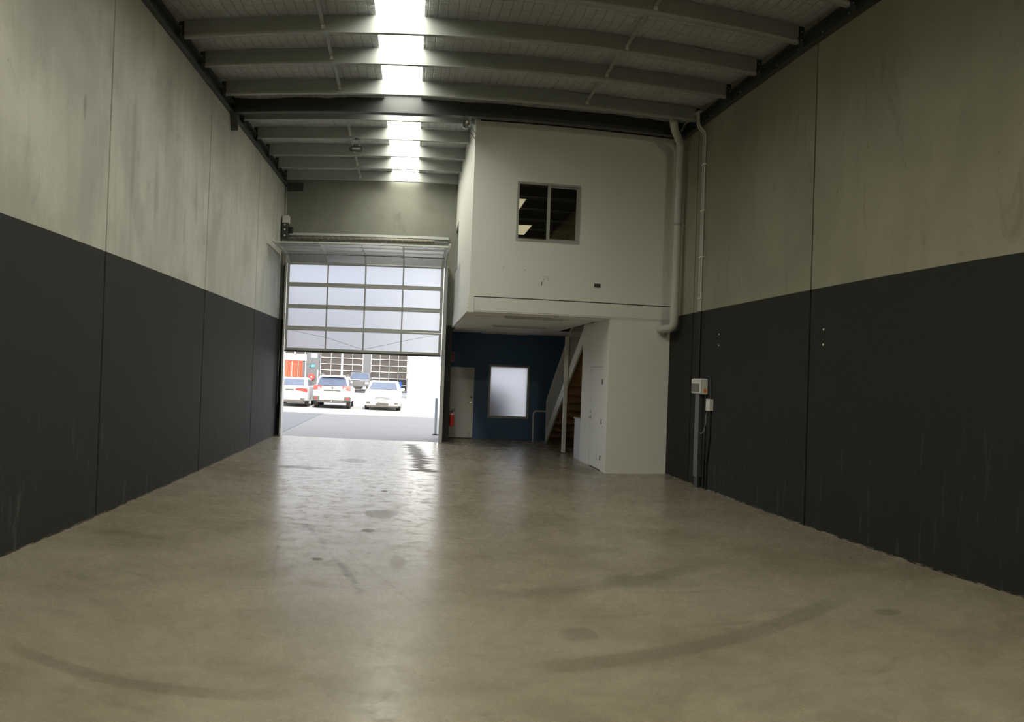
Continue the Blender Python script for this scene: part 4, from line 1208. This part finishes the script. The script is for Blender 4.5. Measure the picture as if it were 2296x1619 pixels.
slab(fwd, "bonnet_panel", M_CARW, -.85, .85, 3.55, 4.66, 1.10, 1.14, .01)
for s in (-1, 1):
    slab(fwd, "head_lamp", M_HEAD, min(s * .86, s * .55), max(s * .86, s * .55), 4.68, 4.73, .78, .95)
slab(fwd, "grille", M_TRIM, -.52, .52, 4.68, 4.72, .72, .98)

# ------------------------------------------------------------------ outside: far warehouse
FY = 78.0
bd = root("warehouse_building", (-6, FY, 0), "grey warehouse across the yard with glazed roller doors", "building")
MB().box(-34, -0.2, FY + .3, FY + 8, 0, 9).build("wall", M_FACADE, bd)
for (x0, x1, m) in ((-9.91, -8.64, M_FACADE2), (-4.50, -3.82, M_FACADE2), (-0.31, -0.2, M_FACADE2)):
    MB().box(x0, x1, FY - .05, FY + .3, 0, 9).build("column", m, bd)
MB().box(-10.4, -9.93, FY + .1, FY + .3, 0, 2.62).build("wall_panel", M_FACADE2, bd)
MB().box(-10.02, -9.93, FY - .08, FY - .05, 0, 2.6).build("downpipe", M_FRAMEW, bd)
MB().box(-8.86, -8.76, FY - .08, FY - .05, 0, 1.8).build("conduit", M_FRAMEW, bd)
MB().box(-20, -9.92, FY - .02, FY + .3, 2.63, 3.22).build("fascia", M_WWALL, bd)
for k in range(6):
    x1 = -10.05 - k * 1.05
    w = MB().box(x1 - 1.0, x1, FY + .1, FY + .3, 3.24, 4.2).build("window", M_FRAMEW, bd)
    MB().box(x1 - .94, x1 - .06, FY + .08, FY + .1, 3.28, 4.14).build("pane", M_TINT, w)
MB().box(-9.5, -8.9, FY - .07, FY - .05, 2.95, 3.35).build("notice", M_ALU, bd)
for (x0, x1) in ((-8.60, -4.52), (-3.80, -0.33)):
    n = 4
    d = MB()
    zs = [0.08 + .588 * k for k in range(8)]
    for z in zs:
        d.box(x0, x1, FY + .05, FY + .12, z - .026, z + .026)
    cw = (x1 - x0) / n
    for k in range(n + 1):
        wv = .05 if k in (0, n) else .010
        d.box(max(x0, x0 + k * cw - wv), min(x1, x0 + k * cw + wv), FY + .05, FY + .115, 0, 4.2)
    d = d.build("roller_door", M_FRAMEW, bd)
    for z in zs[:-1]:
        for k in range(n):
            MB().box(x0 + k * cw + .02, x0 + (k + 1) * cw - .02, FY + .14, FY + .16, z + .026, z + .562).build("pane", M_TINT, d)
sg = MB().box(-9.63, -9.12, FY - .08, FY - .05, 2.0, 2.36).build("number_sign", M_SIGNBK, bd)
cu = bpy.data.curves.new("number_text", 'FONT')
cu.body = "109"
cu.size = .40
cu.extrude = .006
cu.align_x = 'CENTER'
tmp = bpy.data.objects.new("number_text", cu)
COL.objects.link(tmp)
bpy.context.view_layer.update()
me = bpy.data.meshes.new_from_object(tmp.evaluated_get(bpy.context.evaluated_depsgraph_get()))
bpy.data.objects.remove(tmp)
me.transform(Matrix.Translation((-9.375, FY - .085, 2.04)) @ Matrix.Rotation(math.pi / 2, 4, 'X'))
me.materials.clear()
me.materials.append(M_CYAN)
link(bpy.data.objects.new("house_number", me), sg)
hr = root("hose_reel", (-9.37, FY - .1, .85), "red fire hose reel on the far grey column", "hose reel")
MB().lathe((-9.37, FY - .24, 1.13), [(.10, 0), (.29, 0), (.31, .02), (.31, .16), (.29, .18), (.10, .18)], 28, 'y').build("reel_drum", M_RED, hr, True)
MB().lathe((-9.37, FY - .26, 1.13), [(.085, 0), (.09, .02)], 20, 'y').build("hub", M_POSTB, hr, True)
MB().tube([(-9.37, FY - .2, .82), (-9.36, FY - .2, .60), (-9.38, FY - .2, .45)], .03, 8).build("hose_tail", M_BLACK, hr, True)
MB().box(-9.42, -9.32, FY - .06, FY - .05, .9, 1.3).build("wall_bracket", M_STEEL, hr)

ct = root("shipping_container", (-13.2, 75.0, 0), "rust red shipping container parked by the far grey building", "container", local=True, rz=math.radians(-24))
cl, cw_, ch = 3.0, 1.2, 2.62
MB().box(-cl, cl, -cw_, cw_, .1, ch - .02).build("shell", M_CONT, ct)
fr_ = MB()
for sx in (-1, 1):
    for sy in (-1, 1):
        fr_.box(sx * cl - .08, sx * cl + .08, sy * cw_ - .08, sy * cw_ + .08, 0, ch)
for z0 in (0.0, ch - .14):
    for sy in (-1, 1):
        fr_.box(-cl, cl, sy * cw_ - .06, sy * cw_ + .06, z0, z0 + .14)
    for sx in (-1, 1):
        fr_.box(sx * cl - .06, sx * cl + .06, -cw_, cw_, z0, z0 + .14)
fr_.build("corner_frame", M_CONT, ct)
for k in range(18):
    x = -cl + .25 + k * .32
    MB().prism([(x, -cw_ - .05), (x + .10, -cw_ - .05), (x + .16, -cw_), (x - .06, -cw_)], 'z', .16, ch - .16).build("side_rib", M_CONT, ct)
for k in range(7):
    y = -cw_ + .2 + k * .32
    MB().prism([(cl + .05, y), (cl + .05, y + .09), (cl, y + .15), (cl, y - .06)], 'z', .16, ch - .16).build("end_rib", M_CONT, ct)
for y in (-.55, .5):
    MB().cyl((cl + .08, y, .12), (cl + .08, y, ch - .1), .022, 8).build("lock_rod", M_ALU, ct)

ww = root("white_building", (4, 60, 0), "blank sunlit white concrete building beside the yard", "building")
MB().box(-.22, 14, 60, 66, 0, 9).build("wall", M_WWALL, ww)
MB().box(-.25, 14.1, 59.95, 66.05, 9, 9.15).build("coping", M_WWALL, ww)
lp = root("yard_post", (-5.85, 70, 0), "slim pale blue post standing before the far roller door", "post")
MB().rbox(-5.93, -5.77, 69.92, 70.08, 0.02, 6.2, .01, 1).build("shaft", M_POSTB, lp)
MB().box(-6.05, -5.65, 69.8, 70.2, 0, .03).build("base_plate", M_STEEL, lp)
MB().rbox(-6.15, -5.55, 69.9, 70.1, 6.2, 6.32, .02, 1).build("cap", M_POSTB, lp)
bn = root("wheelie_bin", (-1.05, 76.6, 0), "blue lidded bin near the far roller door", "bin")
MB().prism([(-1.32, 0.08), (-.84, .08), (-.80, .92), (-1.36, .92)], 'y', 76.4, 76.9).build("body", M_BLUEBIN, bn)
MB().rbox(-1.39, -.77, 76.33, 76.95, .92, .99, .03, 2).build("lid", M_BLUEBIN, bn)
for x in (-1.28, -.88):
    MB().cyl((x - .03, 76.88, .1), (x + .03, 76.88, .1), .1, 14).build("wheel", M_BLACK, bn)
bl = root("bollard", (1.0, 25.2, 0), "slim pale bollard outside against the door return", "bollard")
MB().cyl((.86, 26.5, 0.02), (.86, 26.5, 1.15), .05, 14).build("tube", M_WHITE2, bl, True)
MB().lathe((.86, 26.5, 1.15), [(.05, 0), (.035, .03), (.01, .04)], 14).build("cap", M_WHITE2, bl, True)
MB().box(.76, .96, 26.4, 26.6, 0, .02).build("base_plate", M_STEEL, bl)
sh = root("clipped_shrub", (2.62, 26.1, 0), "dark rounded shrub blurred behind the frosted window", "shrub")
bmx = bmesh.new()
bmesh.ops.create_icosphere(bmx, subdivisions=4, radius=1)
for v in bmx.verts:
    k = 1 + .12 * mnoise.noise(v.co * 4)
    v.co = Vector((2.52 + v.co.x * .66 * k, 25.93 + v.co.y * .34 * k, .90 + v.co.z * .90 * k))
MB().bm(bmx).build("foliage", M_LEAF, sh, True)
MB().cyl((2.6, 26.05, 0), (2.6, 26.05, .5), .04, 8).build("stem", M_WOOD, sh)
